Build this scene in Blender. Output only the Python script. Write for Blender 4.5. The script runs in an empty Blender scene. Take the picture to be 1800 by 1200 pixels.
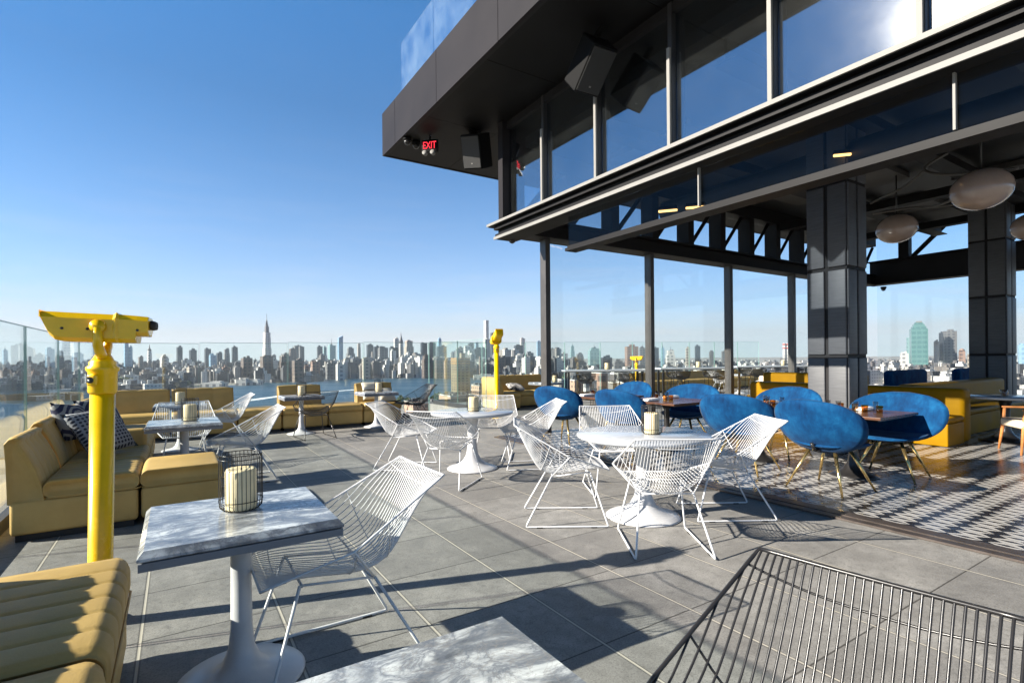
import bpy, bmesh, math, random
from mathutils import Vector, Matrix, Quaternion
random.seed(7)
S = bpy.context.scene
COL = S.collection
R = math.radians
PI = math.pi

# ------------------------------------------------------------------ camera frame
H = 1.43                       # eye height above the terrace
F = 920.0                      # focal length in photo pixels (1800 wide)
CX, CY = 900.0, 630.0          # principal point / horizon
ROLL = R(0.5)
cr, sr = math.cos(ROLL), math.sin(ROLL)
A = Vector((-0.540, 0.842, 0)) # along the glazed front, away from the camera
B = Vector((0.842, 0.540, 0))  # across it, into the bar
AB_ROT = math.atan2(0.540, 0.842)

def ray(px, py):
    u = (px - CX) / F; v = (CY - py) / F
    return Vector((u * cr + v * sr, 1.0, -u * sr + v * cr))
def P(px, py, z=0.0):
    d = ray(px, py); t = (z - H) / d.z
    return Vector((d.x * t, d.y * t, z))
def atY(px, py, Y):
    d = ray(px, py)
    return Vector((d.x * Y, Y, H + d.z * Y))
def ab(b, a, z=0.0):
    return Vector((b * B.x + a * A.x, b * B.y + a * A.y, z))

# ------------------------------------------------------------------ mesh builder
class MB:
    def __init__(s): s.v = []; s.f = []; s.smooth = []
    def add(s, vs, fs, smooth=False, M=None):
        o = len(s.v)
        s.v += [tuple(M @ Vector(p)) if M is not None else tuple(p) for p in vs]
        s.f += [tuple(i + o for i in f) for f in fs]
        s.smooth += [smooth] * len(fs)
        return s
    def box(s, c, size, rz=0.0, M=None):
        x, y, z = size[0] / 2, size[1] / 2, size[2] / 2
        ca, sa = math.cos(rz), math.sin(rz)
        vs = []
        for dz in (-z, z):
            for dx, dy in ((-x, -y), (x, -y), (x, y), (-x, y)):
                vs.append((c[0] + dx * ca - dy * sa, c[1] + dx * sa + dy * ca, c[2] + dz))
        return s.add(vs, [(3, 2, 1, 0), (4, 5, 6, 7), (0, 1, 5, 4), (1, 2, 6, 5), (2, 3, 7, 6), (3, 0, 4, 7)], False, M)
    def abox(s, b0, b1, a0, a1, z0, z1):           # box aligned with the building
        vs = [ab(b, a, z) for z in (z0, z1) for b, a in ((b0, a0), (b1, a0), (b1, a1), (b0, a1))]
        return s.add(vs, [(3, 2, 1, 0), (4, 5, 6, 7), (0, 1, 5, 4), (1, 2, 6, 5), (2, 3, 7, 6), (3, 0, 4, 7)])
    def bbox(s, c, size, r=0.02, seg=3, rz=0.0, M=None, smooth=True):   # bevelled box
        bm = bmesh.new(); bmesh.ops.create_cube(bm, size=1.0)
        for v in bm.verts: v.co = Vector((v.co.x * size[0], v.co.y * size[1], v.co.z * size[2]))
        bmesh.ops.bevel(bm, geom=bm.edges[:], offset=r, segments=seg, profile=0.5, affect='EDGES')
        T = Matrix.Translation(Vector(c)) @ Matrix.Rotation(rz, 4, 'Z')
        if M is not None: T = M @ T
        bm.verts.index_update()
        s.add([v.co.copy() for v in bm.verts], [[v.index for v in f.verts] for f in bm.faces], smooth, T)
        bm.free(); return s
    def tube(s, pts, r, n=6, closed=False, cap=True, smooth=True, M=None):
        pts = [Vector(p) for p in pts]; k = len(pts)
        rs = r if isinstance(r, (list, tuple)) else [r] * k
        vs = []; fs = []
        t0 = (pts[1] - pts[0]).normalized()
        ref = Vector((0, 0, 1)) if abs(t0.z) < 0.9 else Vector((1, 0, 0))
        nrm = (ref - t0 * ref.dot(t0)).normalized()
        for i in range(k):
            if closed: t = (pts[(i + 1) % k] - pts[i - 1]).normalized()
            elif i == 0: t = t0
            elif i == k - 1: t = (pts[-1] - pts[-2]).normalized()
            else:
                t = ((pts[i + 1] - pts[i]).normalized() + (pts[i] - pts[i - 1]).normalized())
                t = t.normalized() if t.length > 1e-6 else (pts[i + 1] - pts[i]).normalized()
            nrm = (nrm - t * nrm.dot(t))
            nrm = nrm.normalized() if nrm.length > 1e-6 else t.orthogonal().normalized()
            bn = t.cross(nrm)
            for j in range(n):
                a = 2 * PI * j / n
                vs.append(pts[i] + (nrm * math.cos(a) + bn * math.sin(a)) * rs[i])
        for i in range(k if closed else k - 1):
            i2 = (i + 1) % k
            for j in range(n):
                j2 = (j + 1) % n
                fs.append((i * n + j, i * n + j2, i2 * n + j2, i2 * n + j))
        if cap and not closed:
            fs.append(tuple(range(n - 1, -1, -1))); fs.append(tuple((k - 1) * n + j for j in range(n)))
        return s.add(vs, fs, smooth, M)
    def lathe(s, prof, n=32, c=(0, 0, 0), M=None, sx=1.0, sy=1.0, smooth=True):   # prof: (r,z)
        vs = []; fs = []; k = len(prof)
        for r, z in prof:
            for j in range(n):
                a = 2 * PI * j / n
                vs.append((c[0] + r * math.cos(a) * sx, c[1] + r * math.sin(a) * sy, c[2] + z))
        for i in range(k - 1):
            for j in range(n):
                j2 = (j + 1) % n
                fs.append((i * n + j, i * n + j2, (i + 1) * n + j2, (i + 1) * n + j))
        fs.append(tuple(range(n - 1, -1, -1))); fs.append(tuple((k - 1) * n + j for j in range(n)))
        return s.add(vs, fs, smooth, M)
    def prism(s, poly, y0, y1, M=None, smooth=False):     # polygon in (x,z), extruded along y
        n = len(poly)
        vs = [(x, y0, z) for x, z in poly] + [(x, y1, z) for x, z in poly]
        fs = [tuple(range(n)), tuple(range(2 * n - 1, n - 1, -1))]
        fs += [(i + n, (i + 1) % n + n, (i + 1) % n, i) for i in range(n)]
        return s.add(vs, fs, smooth, M)
    def grid(s, pts, smooth=True, M=None):                # pts[i][j]
        n, m = len(pts), len(pts[0])
        vs = [p for row in pts for p in row]
        fs = [(i * m + j, i * m + j + 1, (i + 1) * m + j + 1, (i + 1) * m + j) for i in range(n - 1) for j in range(m - 1)]
        return s.add(vs, fs, smooth, M)
    def mesh(s, name):
        me = bpy.data.meshes.new(name)
        me.from_pydata(s.v, [], s.f)
        me.polygons.foreach_set('use_smooth', s.smooth)
        me.update(); return me

def recalc(me):
    bm = bmesh.new(); bm.from_mesh(me); bmesh.ops.recalc_face_normals(bm, faces=bm.faces[:]); bm.to_mesh(me); bm.free()

def obj(name, mb, mat, parent=None, loc=None, rz=None, fix=True):
    me = mb.mesh(name)
    if fix and len(me.polygons) < 60000: recalc(me)
    me.materials.append(mat)
    o = bpy.data.objects.new(name, me); COL.objects.link(o)
    if loc is not None: o.location = loc
    if rz is not None: o.rotation_euler = (0, 0, rz)
    if parent is not None: o.parent = parent
    return o
def tag(o, label, cat, group=None):
    o['label'] = label; o['category'] = cat
    if group: o['group'] = group
    return o
def thing(name, label, cat, loc=(0, 0, 0), rz=0.0, group=None):
    o = bpy.data.objects.new(name, None); COL.objects.link(o)
    o.location = loc; o.rotation_euler = (0, 0, rz); o.empty_display_size = 0.1
    return tag(o, label, cat, group)
def kids(o): return [c for c in bpy.data.objects if c.parent == o]
def dup(root, loc, rz, label, group=None):
    r = root.copy(); COL.objects.link(r); r.location = loc; r.rotation_euler = (0, 0, rz); r['label'] = label
    if group: r['group'] = group
    for ch in list(root.children):
        c = ch.copy(); COL.objects.link(c); c.parent = r
        for g in list(ch.children):
            d = g.copy(); COL.objects.link(d); d.parent = c
    return r
def structure(o, kind='structure'):
    o['kind'] = kind; return o

# ------------------------------------------------------------------ materials
class NT:
    def __init__(s, name):
        s.m = bpy.data.materials.new(name); s.m.use_nodes = True
        s.t = s.m.node_tree; s.n = s.t.nodes; s.l = s.t.links
        s.n.clear(); s.out = s.n.new('ShaderNodeOutputMaterial')
    def node(s, typ, **kw):
        n = s.n.new('ShaderNode' + typ)
        for k, v in kw.items():
            if k.startswith('i_'): s.set(n.inputs[k[2:].replace('_', ' ')], v)
            else: setattr(n, k, v)
        return n
    def set(s, sock, v):
        if hasattr(v, 'is_output') or isinstance(v, bpy.types.NodeSocket): s.l.new(v, sock)
        else:
            if sock.type == 'RGBA' and not isinstance(v, (int, float)) and len(v) == 3: v = (*v, 1)
            sock.default_value = v
    def math(s, op, a, b=0.0, c=0.0):
        n = s.n.new('ShaderNodeMath'); n.operation = op
        s.set(n.inputs[0], a); s.set(n.inputs[1], b); s.set(n.inputs[2], c)
        return n.outputs[0]
    def mix(s, fac, a, b):
        n = s.n.new('ShaderNodeMix'); n.data_type = 'RGBA'
        s.set(n.inputs[0], fac); s.set(n.inputs[6], a); s.set(n.inputs[7], b)
        return n.outputs[2]
    def ramp(s, fac, stops):
        n = s.n.new('ShaderNodeValToRGB')
        while len(n.color_ramp.elements) < len(stops): n.color_ramp.elements.new(0.5)
        for e, (p, c) in zip(n.color_ramp.elements, stops):
            e.position = p; e.color = (*c, 1) if len(c) == 3 else c
        s.set(n.inputs[0], fac); return n.outputs[0]
    def coord(s, kind='Object'): return s.n.new('ShaderNodeTexCoord').outputs[kind]
    def mapped(s, co, scale=(1, 1, 1), rot=(0, 0, 0)):
        n = s.n.new('ShaderNodeMapping'); s.l.new(co, n.inputs[0]); n.inputs['Scale'].default_value = scale; n.inputs['Rotation'].default_value = rot
        return n.outputs[0]
    def noise(s, co, scale, detail=4, rough=0.55, dist=0.0):
        n = s.n.new('ShaderNodeTexNoise'); s.l.new(co, n.inputs['Vector'])
        n.inputs['Scale'].default_value = scale; n.inputs['Detail'].default_value = detail
        n.inputs['Roughness'].default_value = rough; n.inputs['Distortion'].default_value = dist
        return n.outputs['Fac']
    def bump(s, h, strength=0.2, dist=0.01):
        n = s.n.new('ShaderNodeBump'); s.l.new(h, n.inputs['Height']); n.inputs['Strength'].default_value = strength; n.inputs['Distance'].default_value = dist
        return n.outputs[0]
    def bsdf(s, col, rough=0.5, metal=0.0, normal=None, spec=0.5, sheen=0.0, coat=0.0, emis=None):
        b = s.n.new('ShaderNodeBsdfPrincipled')
        s.set(b.inputs['Base Color'], col); s.set(b.inputs['Roughness'], rough); s.set(b.inputs['Metallic'], metal)
        s.set(b.inputs['Specular IOR Level'], spec)
        if sheen: b.inputs['Sheen Weight'].default_value = sheen
        if coat: b.inputs['Coat Weight'].default_value = coat; b.inputs['Coat Roughness'].default_value = 0.08
        if normal is not None: s.l.new(normal, b.inputs['Normal'])
        if emis: b.inputs['Emission Color'].default_value = (*emis[0], 1); b.inputs['Emission Strength'].default_value = emis[1]
        s.l.new(b.outputs[0], s.out.inputs[0]); return s.m

def mottled(name, col, rough=0.5, metal=0.0, amp=0.18, scale=6.0, bump=0.0, bscale=60.0, spec=0.5, sheen=0.0, coat=0.0, fine=0.0):
    n = NT(name); co = n.coord()
    f = n.noise(co, scale, 5, 0.6)
    c = n.mix(n.ramp(f, [(0.3, (0, 0, 0)), (0.72, (1, 1, 1))]), [x * (1 - amp) for x in col], [min(1, x * (1 + amp)) for x in col])
    nr = None
    if bump: nr = n.bump(n.noise(co, bscale, 3), bump, 0.004)
    rg = n.math('ADD', n.math('MULTIPLY', f, 0.16), rough - 0.08)
    return n.bsdf(c, rg, metal, nr, spec, sheen, coat)

M_ = {}
M_['white_wire'] = mottled('white_powder_coat', (0.60, 0.60, 0.60), 0.4, amp=0.08)
M_['black_wire'] = mottled('black_powder_coat', (0.016, 0.015, 0.015), 0.3, amp=0.1)
M_['white_enamel'] = mottled('white_enamel', (0.50, 0.50, 0.505), 0.36, amp=0.10, coat=0.15)
M_['yellow_paint'] = mottled('yellow_paint', (0.82, 0.49, 0.0015), 0.26, amp=0.13, coat=0.3, spec=0.4)
M_['dark_metal'] = mottled('dark_metal', (0.014, 0.0135, 0.0145), 0.58, spec=0.16, amp=0.18, scale=2.0)
M_['fascia'] = mottled('bronze_grey_panel', (0.0195, 0.0178, 0.0193), 0.50, amp=0.14, scale=0.8, spec=0.07)
M_['soffit'] = mottled('black_soffit', (0.005, 0.0046, 0.005), 0.58, spec=0.16, amp=0.25, scale=0.7)
M_['trim'] = mottled('pale_trim', (0.185, 0.18, 0.168), 0.55, spec=0.2, amp=0.08, scale=3.0)
M_['mullion'] = mottled('mullion_metal', (0.026, 0.026, 0.027), 0.4, amp=0.12)
M_['brass'] = mottled('brass', (0.72, 0.50, 0.20), 0.24, 0.95, amp=0.12)
M_['table_rim'] = mottled('grey_table_rim', (0.17, 0.175, 0.19), 0.5, amp=0.1)
M_['black_rubber'] = mottled('black_rubber', (0.012, 0.012, 0.012), 0.6)
M_['napkin'] = mottled('white_linen', (0.78, 0.76, 0.74), 0.9, amp=0.05, bump=0.3, bscale=200)
M_['wax'] = mottled('cream_wax', (0.80, 0.66, 0.40), 0.55, amp=0.08, scale=10)
M_['cream_fabric'] = mottled('cream_fabric', (0.62, 0.52, 0.38), 0.9, amp=0.12, bump=0.3, bscale=150)
M_['orange_wood'] = mottled('orange_wood', (0.45, 0.17, 0.05), 0.4, amp=0.25, scale=14)
M_['lamp_shell'] = mottled('opal_lamp_glass', (0.34, 0.26, 0.215), 0.2, amp=0.10, scale=4, coat=0.6)
M_['dark_box'] = mottled('loudspeaker_black', (0.0035, 0.0035, 0.0038), 0.65, spec=0.12, amp=0.15)
M_['concrete'] = mottled('raw_concrete', (0.21, 0.165, 0.11), 0.85, amp=0.2, scale=0.2)
M_['ceiling'] = mottled('dark_ceiling', (0.016, 0.0155, 0.015), 0.55, amp=0.35, scale=0.9)
M_['ceil_panel'] = mottled('grey_ceiling_panel', (0.085, 0.08, 0.074), 0.7, amp=0.2, scale=1.5)
M_['gold'] = mottled('ochre_leather', (0.25, 0.125, 0.0014), 0.5, spec=0.08, amp=0.16, scale=2.5, bump=0.15, bscale=90)

def leather():
    n = NT('tan_leather'); co = n.coord()
    f = n.noise(co, 3.0, 5, 0.6)
    c = n.mix(n.ramp(f, [(0.3, (0, 0, 0)), (0.75, (1, 1, 1))]), (0.405, 0.262, 0.086), (0.520, 0.345, 0.122))
    g = n.noise(co, 140.0, 3)
    w = n.noise(co, 9.0, 3)
    nr = n.bump(n.math('ADD', n.math('MULTIPLY', g, 0.3), w), 0.22, 0.012)
    return n.bsdf(c, n.math('ADD', n.math('MULTIPLY', f, 0.2), 0.44), 0, nr, 0.22)
M_['leather'] = leather()

def velvet():
    n = NT('blue_velvet'); co = n.coord()
    f = n.noise(co, 3.5, 6, 0.65, 0.6)
    lines = n.noise(n.mapped(co, (9, 9, 1.5)), 2.0, 4, 0.7)
    k = n.math('ADD', n.math('MULTIPLY', f, 0.7), n.math('MULTIPLY', lines, 0.3))
    c = n.ramp(k, [(0.36, (0.0008, 0.015, 0.054)), (0.5, (0.0014, 0.038, 0.112)), (0.66, (0.005, 0.076, 0.182))])
    return n.bsdf(c, 0.75, 0, n.bump(f, 0.25, 0.02), 0.08, sheen=0.04)
M_['velvet'] = velvet()

def marble():
    n = NT('grey_veined_marble'); co = n.coord('Object'); oi = n.node('ObjectInfo')
    ad = n.node('VectorMath', operation='ADD'); n.l.new(co, ad.inputs[0]); n.l.new(oi.outputs['Location'], ad.inputs[1]); co = ad.outputs[0]
    big = n.noise(n.mapped(co, (1, 1.6, 1), (0, 0, 0.5)), 2.6, 7, 0.66, 1.8)
    v = n.math('ABSOLUTE', n.math('SUBTRACT', n.noise(n.mapped(co, (1, 1.7, 1), (0, 0, 0.6)), 3.6, 8, 0.66, 2.4), 0.5))
    v2 = n.math('ABSOLUTE', n.math('SUBTRACT', n.noise(co, 9.0, 7, 0.62, 1.6), 0.5))
    base = n.ramp(big, [(0.34, (0.090, 0.096, 0.108)), (0.45, (0.225, 0.232, 0.245)), (0.52, (0.42, 0.425, 0.43)), (0.62, (0.60, 0.60, 0.595))])
    c = n.mix(n.ramp(v, [(0.0, (0.85, 0.85, 0.85)), (0.030, (0.45, 0.45, 0.45)), (0.09, (0, 0, 0))]), base, (0.13, 0.14, 0.165))
    c = n.mix(n.ramp(v2, [(0.0, (0.6, 0.6, 0.6)), (0.018, (0, 0, 0))]), c, (0.24, 0.22, 0.205))
    return n.bsdf(c, 0.17, 0, None, 0.5)
M_['marble'] = marble()
def pale_marble():
    n = NT('pale_marble'); co = n.coord()
    w = n.noise(co, 2.0, 5, 0.6, 1.2)
    v = n.math('ABSOLUTE', n.math('SUBTRACT', n.noise(co, 2.4, 6, 0.6, 1.6), 0.5))
    base = n.ramp(w, [(0.3, (0.33, 0.35, 0.38)), (0.7, (0.45, 0.46, 0.475))])
    c = n.mix(n.ramp(v, [(0.0, (0.8, 0.8, 0.8)), (0.04, (0, 0, 0))]), base, (0.42, 0.44, 0.47))
    return n.bsdf(c, 0.15, 0, None, 0.5)
M_['pale_marble'] = pale_marble()

def walnut():
    n = NT('dark_walnut'); co = n.coord()
    f = n.noise(n.mapped(co, (14, 1.4, 14)), 3.0, 5, 0.6, 0.8)
    c = n.ramp(f, [(0.3, (0.050, 0.022, 0.013)), (0.7, (0.13, 0.062, 0.036))])
    return n.bsdf(c, 0.26, 0, None, 0.5)
M_['walnut'] = walnut()

def pattern_fabric(name, kind):
    n = NT(name); co = n.coord(); s = n.node('SeparateXYZ'); n.l.new(co, s.inputs[0])
    if kind == 'dots':
        v = n.node('TexVoronoi', voronoi_dimensions='2D'); n.l.new(n.mapped(co, (1, 1, 1)), v.inputs['Vector']); v.inputs['Scale'].default_value = 26; v.inputs['Randomness'].default_value = 0.12
        f = n.math('LESS_THAN', v.outputs['Distance'], 0.33)
        c = n.mix(f, (0.24, 0.24, 0.25), (0.020, 0.022, 0.034))
    elif kind == 'rings':
        v = n.node('TexWave', wave_type='RINGS', rings_direction='Z'); n.l.new(co, v.inputs['Vector']); v.inputs['Scale'].default_value = 5.5; v.inputs['Distortion'].default_value = 3.0; v.inputs['Detail Scale'].default_value = 1.6
        c = n.ramp(v.outputs['Fac'], [(0.52, (0.03, 0.03, 0.06)), (0.62, (0.25, 0.24, 0.23))])
    elif kind == 'cream':
        x = n.math('PINGPONG', n.math('MULTIPLY', s.outputs[1], 9.0), 1.0)
        f = n.math('LESS_THAN', x, 0.14)
        c = n.mix(f, (0.66, 0.58, 0.46), (0.12, 0.09, 0.06))
    else:
        f = n.noise(co, 11, 4, 0.6)
        c = n.ramp(f, [(0.42, (0.05, 0.045, 0.05)), (0.55, (0.42, 0.38, 0.36))])
    return n.bsdf(c, 0.9, 0, n.bump(n.noise(co, 160, 2), 0.3, 0.003), 0.2)
M_['pillow_dots'] = pattern_fabric('dotted_pillow_fabric', 'dots')
M_['pillow_rings'] = pattern_fabric('looped_pillow_fabric', 'rings')
M_['pillow_cream'] = pattern_fabric('striped_cream_fabric', 'cream')
M_['pillow_grey'] = pattern_fabric('mottled_grey_fabric', 'grey')

def glass(name, tint, refl, absorb=1.0, rough=0.0, grime=0.0, glare=0.0):
    n = NT(name)
    tr = n.node('BsdfTransparent'); tr.inputs[0].default_value = (*[t * absorb for t in tint], 1)
    gl = n.node('BsdfGlossy'); gl.inputs['Color'].default_value = (0.9, 0.95, 1.0, 1); gl.inputs['Roughness'].default_value = rough
    lw = n.node('LayerWeight'); lw.inputs[0].default_value = 0.5
    fac = n.math('MINIMUM', n.math('ADD', n.math('MULTIPLY', n.math('POWER', lw.outputs['Facing'], 5.0), 0.55), refl + 0.02), 1.0)
    mx = n.node('MixShader'); n.l.new(fac, mx.inputs[0]); n.l.new(tr.outputs[0], mx.inputs[1]); n.l.new(gl.outputs[0], mx.inputs[2])
    last = mx.outputs[0]
    if glare:      # added glow around the sun's reflection: a weak, wide glossy lobe
        gd = n.node('BsdfGlossy'); gd.inputs['Roughness'].default_value = 0.15; gd.inputs['Color'].default_value = (1, 0.97, 0.9, 1)
        md = n.node('MixShader'); n.l.new(n.math('MULTIPLY', n.noise(n.coord(), 2.2, 6, 0.7), glare * 2), md.inputs[0]); n.l.new(last, md.inputs[1]); n.l.new(gd.outputs[0], md.inputs[2]); last = md.outputs[0]
    if grime:
        df = n.node('BsdfDiffuse'); df.inputs[0].default_value = (0.7, 0.75, 0.72, 1)
        k = n.math('MULTIPLY', n.ramp(n.noise(n.coord(), 1.6, 6, 0.65), [(0.35, (0.2, 0.2, 0.2)), (0.8, (1, 1, 1))]), grime)
        m2 = n.node('MixShader'); n.l.new(k, m2.inputs[0]); n.l.new(last, m2.inputs[1]); n.l.new(df.outputs[0], m2.inputs[2]); last = m2.outputs[0]
    n.l.new(last, n.out.inputs[0]); return n.m
M_['rail_glass'] = glass('green_tinted_glass', (0.955, 0.985, 0.975), 0.012, grime=0.014)
M_['glass_edge'] = mottled('polished_glass_edge', (0.20, 0.33, 0.30), 0.2, amp=0.1)
M_['deck_glass'] = glass('blue_tinted_glass', (0.55, 0.80, 0.92), 0.10, grime=0.10)
M_['window_glass'] = glass('coated_window_glass', (0.66, 0.71, 0.76), 0.23, grime=0.010, rough=0.012, glare=0.0035)
M_['wall_glass'] = glass('clear_wall_glass', (0.94, 0.96, 0.96), 0.01)
M_['transom_glass'] = glass('dark_transom_glass', (0.76, 0.79, 0.82), -0.012)
def tumbler(name, col):
    n = NT(name)
    b = n.node('BsdfPrincipled'); b.inputs['Base Color'].default_value = (*col, 1); b.inputs['Roughness'].default_value = 0.03
    tr = n.node('BsdfTransparent'); tr.inputs[0].default_value = (*col, 1)
    lw = n.node('LayerWeight'); lw.inputs[0].default_value = 0.5
    gl = n.node('BsdfGlossy'); gl.inputs['Roughness'].default_value = 0.02
    mx = n.node('MixShader'); n.l.new(n.math('ADD', n.math('MULTIPLY', n.math('POWER', lw.outputs['Facing'], 3.0), 0.6), 0.06), mx.inputs[0]); n.l.new(tr.outputs[0], mx.inputs[1]); n.l.new(gl.outputs[0], mx.inputs[2])
    n.l.new(mx.outputs[0], n.out.inputs[0]); return n.m
M_['amber_glass'] = tumbler('amber_glass', (0.92, 0.66, 0.28))
M_['clear_glass'] = tumbler('clear_glass', (0.88, 0.90, 0.90))

def emit(name, col, strength):
    n = NT(name); e = n.node('Emission'); e.inputs[0].default_value = (*col, 1); e.inputs[1].default_value = strength
    n.l.new(e.outputs[0], n.out.inputs[0]); return n.m
M_['warm_strip'] = emit('warm_lamp_strip', (1.0, 0.55, 0.16), 1.6)
M_['exit_red'] = emit('exit_letters_red', (0.9, 0.03, 0.05), 0.8)

def column_panel():
    n = NT('ribbed_column_panel'); co = n.coord(); s = n.node('SeparateXYZ'); n.l.new(co, s.inputs[0])
    f = n.noise(n.mapped(co, (2, 2, 40)), 2.0, 4, 0.6)
    c = n.ramp(f, [(0.35, (0.044, 0.046, 0.051)), (0.65, (0.066, 0.068, 0.074))])
    return n.bsdf(c, 0.48, 0, n.bump(f, 0.25, 0.004), 0.5)
M_['column_panel'] = column_panel()

def pavers():
    n = NT('terrace_pavers'); co = n.coord(); s = n.node('SeparateXYZ'); n.l.new(co, s.inputs[0])
    PB, PA, B0, A0 = 0.653, 0.66, 1.14, 3.28
    ub = n.math('DIVIDE', n.math('SUBTRACT', s.outputs[0], B0), PB)
    ua = n.math('DIVIDE', n.math('SUBTRACT', s.outputs[1], A0), PA)
    def edge(u, per): return n.math('MULTIPLY', n.math('PINGPONG', u, 0.5), per)   # distance to the nearest joint, metres
    eb, ea = edge(ub, PB), edge(ua, PA)
    cell = n.node('CombineXYZ'); n.l.new(n.math('FLOOR', ub), cell.inputs[0]); n.l.new(n.math('FLOOR', ua), cell.inputs[1])
    wn = n.node('TexWhiteNoise', noise_dimensions='2D'); n.l.new(cell.outputs[0], wn.inputs['Vector'])
    big = n.noise(co, 1.1, 5, 0.6); mid = n.noise(co, 5.5, 6, 0.68, 0.4); fine = n.noise(co, 90, 3, 0.7)
    dirt = n.math('ADD', n.math('MULTIPLY', big, 0.5), n.math('MULTIPLY', mid, 0.5))
    c = n.ramp(dirt, [(0.30, (0.148, 0.142, 0.132)), (0.50, (0.242, 0.234, 0.217)), (0.66, (0.355, 0.342, 0.317))])
    c = n.mix(n.math('MULTIPLY', wn.outputs['Value'], 0.42), c, (0.125, 0.120, 0.115))
    c = n.mix(n.math('MULTIPLY', n.math('GREATER_THAN', fine, 0.57), 0.34), c, (0.062, 0.059, 0.055))
    grain = n.noise(co, 130, 4, 0.75); blot = n.noise(co, 22, 6, 0.7, 0.5)
    c = n.mix(n.ramp(grain, [(0.36, (0.45, 0.45, 0.45)), (0.52, (0, 0, 0))]), c, (0.075, 0.071, 0.066))
    c = n.mix(n.ramp(blot, [(0.30, (0.5, 0.5, 0.5)), (0.48, (0, 0, 0))]), c, (0.085, 0.081, 0.076))
    c = n.mix(n.ramp(grain, [(0.58, (0, 0, 0)), (0.72, (0.5, 0.5, 0.5))]), c, (0.30, 0.285, 0.26))
    spots = n.noise(co, 17, 2, 0.5)
    c = n.mix(n.ramp(spots, [(0.70, (0, 0, 0)), (0.78, (0.45, 0.45, 0.45))]), c, (0.30, 0.285, 0.26))
    c = n.mix(n.math('MULTIPLY', n.math('LESS_THAN', ea, 0.0045), 0.85), c, (0.040, 0.037, 0.033))
    c = n.mix(n.math('MULTIPLY', n.math('LESS_THAN', eb, 0.013), 0.5), c, (0.05, 0.047, 0.042))
    c = n.mix(n.math('LESS_THAN', eb, 0.0058), c, (0.40, 0.37, 0.31))
    near = n.math('MINIMUM', ea, eb)
    h = n.math('ADD', n.math('MULTIPLY', n.math('MINIMUM', near, 0.012), 40.0), n.math('MULTIPLY', n.math('ADD', fine, mid), 0.4))
    return n.bsdf(c, n.math('ADD', n.math('MULTIPLY', mid, 0.34), 0.42), 0, n.bump(h, 0.45, 0.004), 0.2)
M_['pavers'] = pavers()

def pattern_tiles():
    # staggered rows of interlocking white hexagons, each split by a black blade, black wedges between their tips
    n = NT('black_white_tile'); co = n.coord(); s = n.node('SeparateXYZ'); n.l.new(co, s.inputs[0])
    L, W = 0.237, 0.26
    v = n.math('DIVIDE', s.outputs[1], L); row = n.math('FLOOR', v); fv = n.math('FRACT', v)
    u = n.math('ADD', n.math('DIVIDE', s.outputs[0], W), n.math('MULTIPLY', n.math('ABSOLUTE', n.math('MODULO', row, 2.0)), 0.5))
    au = n.math('ABSOLUTE', n.math('SUBTRACT', n.math('FRACT', u), 0.5))
    def hexa(d, t):
        hw = n.math('MULTIPLY', n.math('MINIMUM', n.math('MINIMUM', n.math('MULTIPLY', t, 3.3), n.math('MULTIPLY', n.math('SUBTRACT', 0.94, t), 3.3)), 1.0), 0.240)
        inside = n.math('LESS_THAN', d, hw)
        bl = n.math('MULTIPLY', n.math('SUBTRACT', 1.0, n.math('MULTIPLY', n.math('ABSOLUTE', n.math('SUBTRACT', t, 0.49)), 2.35)), 0.088)
        return n.math('MULTIPLY', inside, n.math('GREATER_THAN', d, bl))
    white = n.math('MAXIMUM', hexa(au, fv), hexa(n.math('SUBTRACT', 0.5, au), n.math('SUBTRACT', 1.0, fv)))
    f = n.noise(co, 3.0, 5, 0.6)
    wht = n.mix(f, (0.31, 0.295, 0.27), (0.45, 0.43, 0.40))
    c = n.mix(white, (0.014, 0.012, 0.012), wht)
    return n.bsdf(c, n.math('ADD', n.math('MULTIPLY', f, 0.2), 0.16), 0, None, 0.5)
M_['tiles'] = pattern_tiles()

def facade(name, wall, win, sx=9.0, sz=8.0, fx=0.5, fz=0.55, rough=0.7, amp=0.2):
    n = NT(name); co = n.coord(); s = n.node('SeparateXYZ'); n.l.new(co, s.inputs[0])
    h = n.math('ADD', s.outputs[0], s.outputs[1])
    a = n.math('LESS_THAN', n.math('FRACT', n.math('DIVIDE', h, sx)), fx)
    b = n.math('LESS_THAN', n.math('FRACT', n.math('DIVIDE', s.outputs[2], sz)), fz)
    k = n.math('MULTIPLY', a, b)
    f = n.noise(co, 0.02, 4, 0.6)
    w = n.mix(f, [x * (1 - amp) for x in wall], [x * (1 + amp) for x in wall])
    oi = n.node('ObjectInfo')
    w = n.mix(n.math('MULTIPLY', oi.outputs['Random'], 0.35), w, [x * 0.62 for x in wall])
    c = n.mix(k, w, win)
    geo = n.node('NewGeometry'); gs = n.node('SeparateXYZ'); n.l.new(geo.outputs['Normal'], gs.inputs[0])
    c = n.mix(n.math('GREATER_THAN', gs.outputs[2], 0.7), c, [min(0.5, x * 0.8 + 0.05) for x in wall])
    return n.bsdf(c, rough, 0, None, 0.4)
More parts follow.
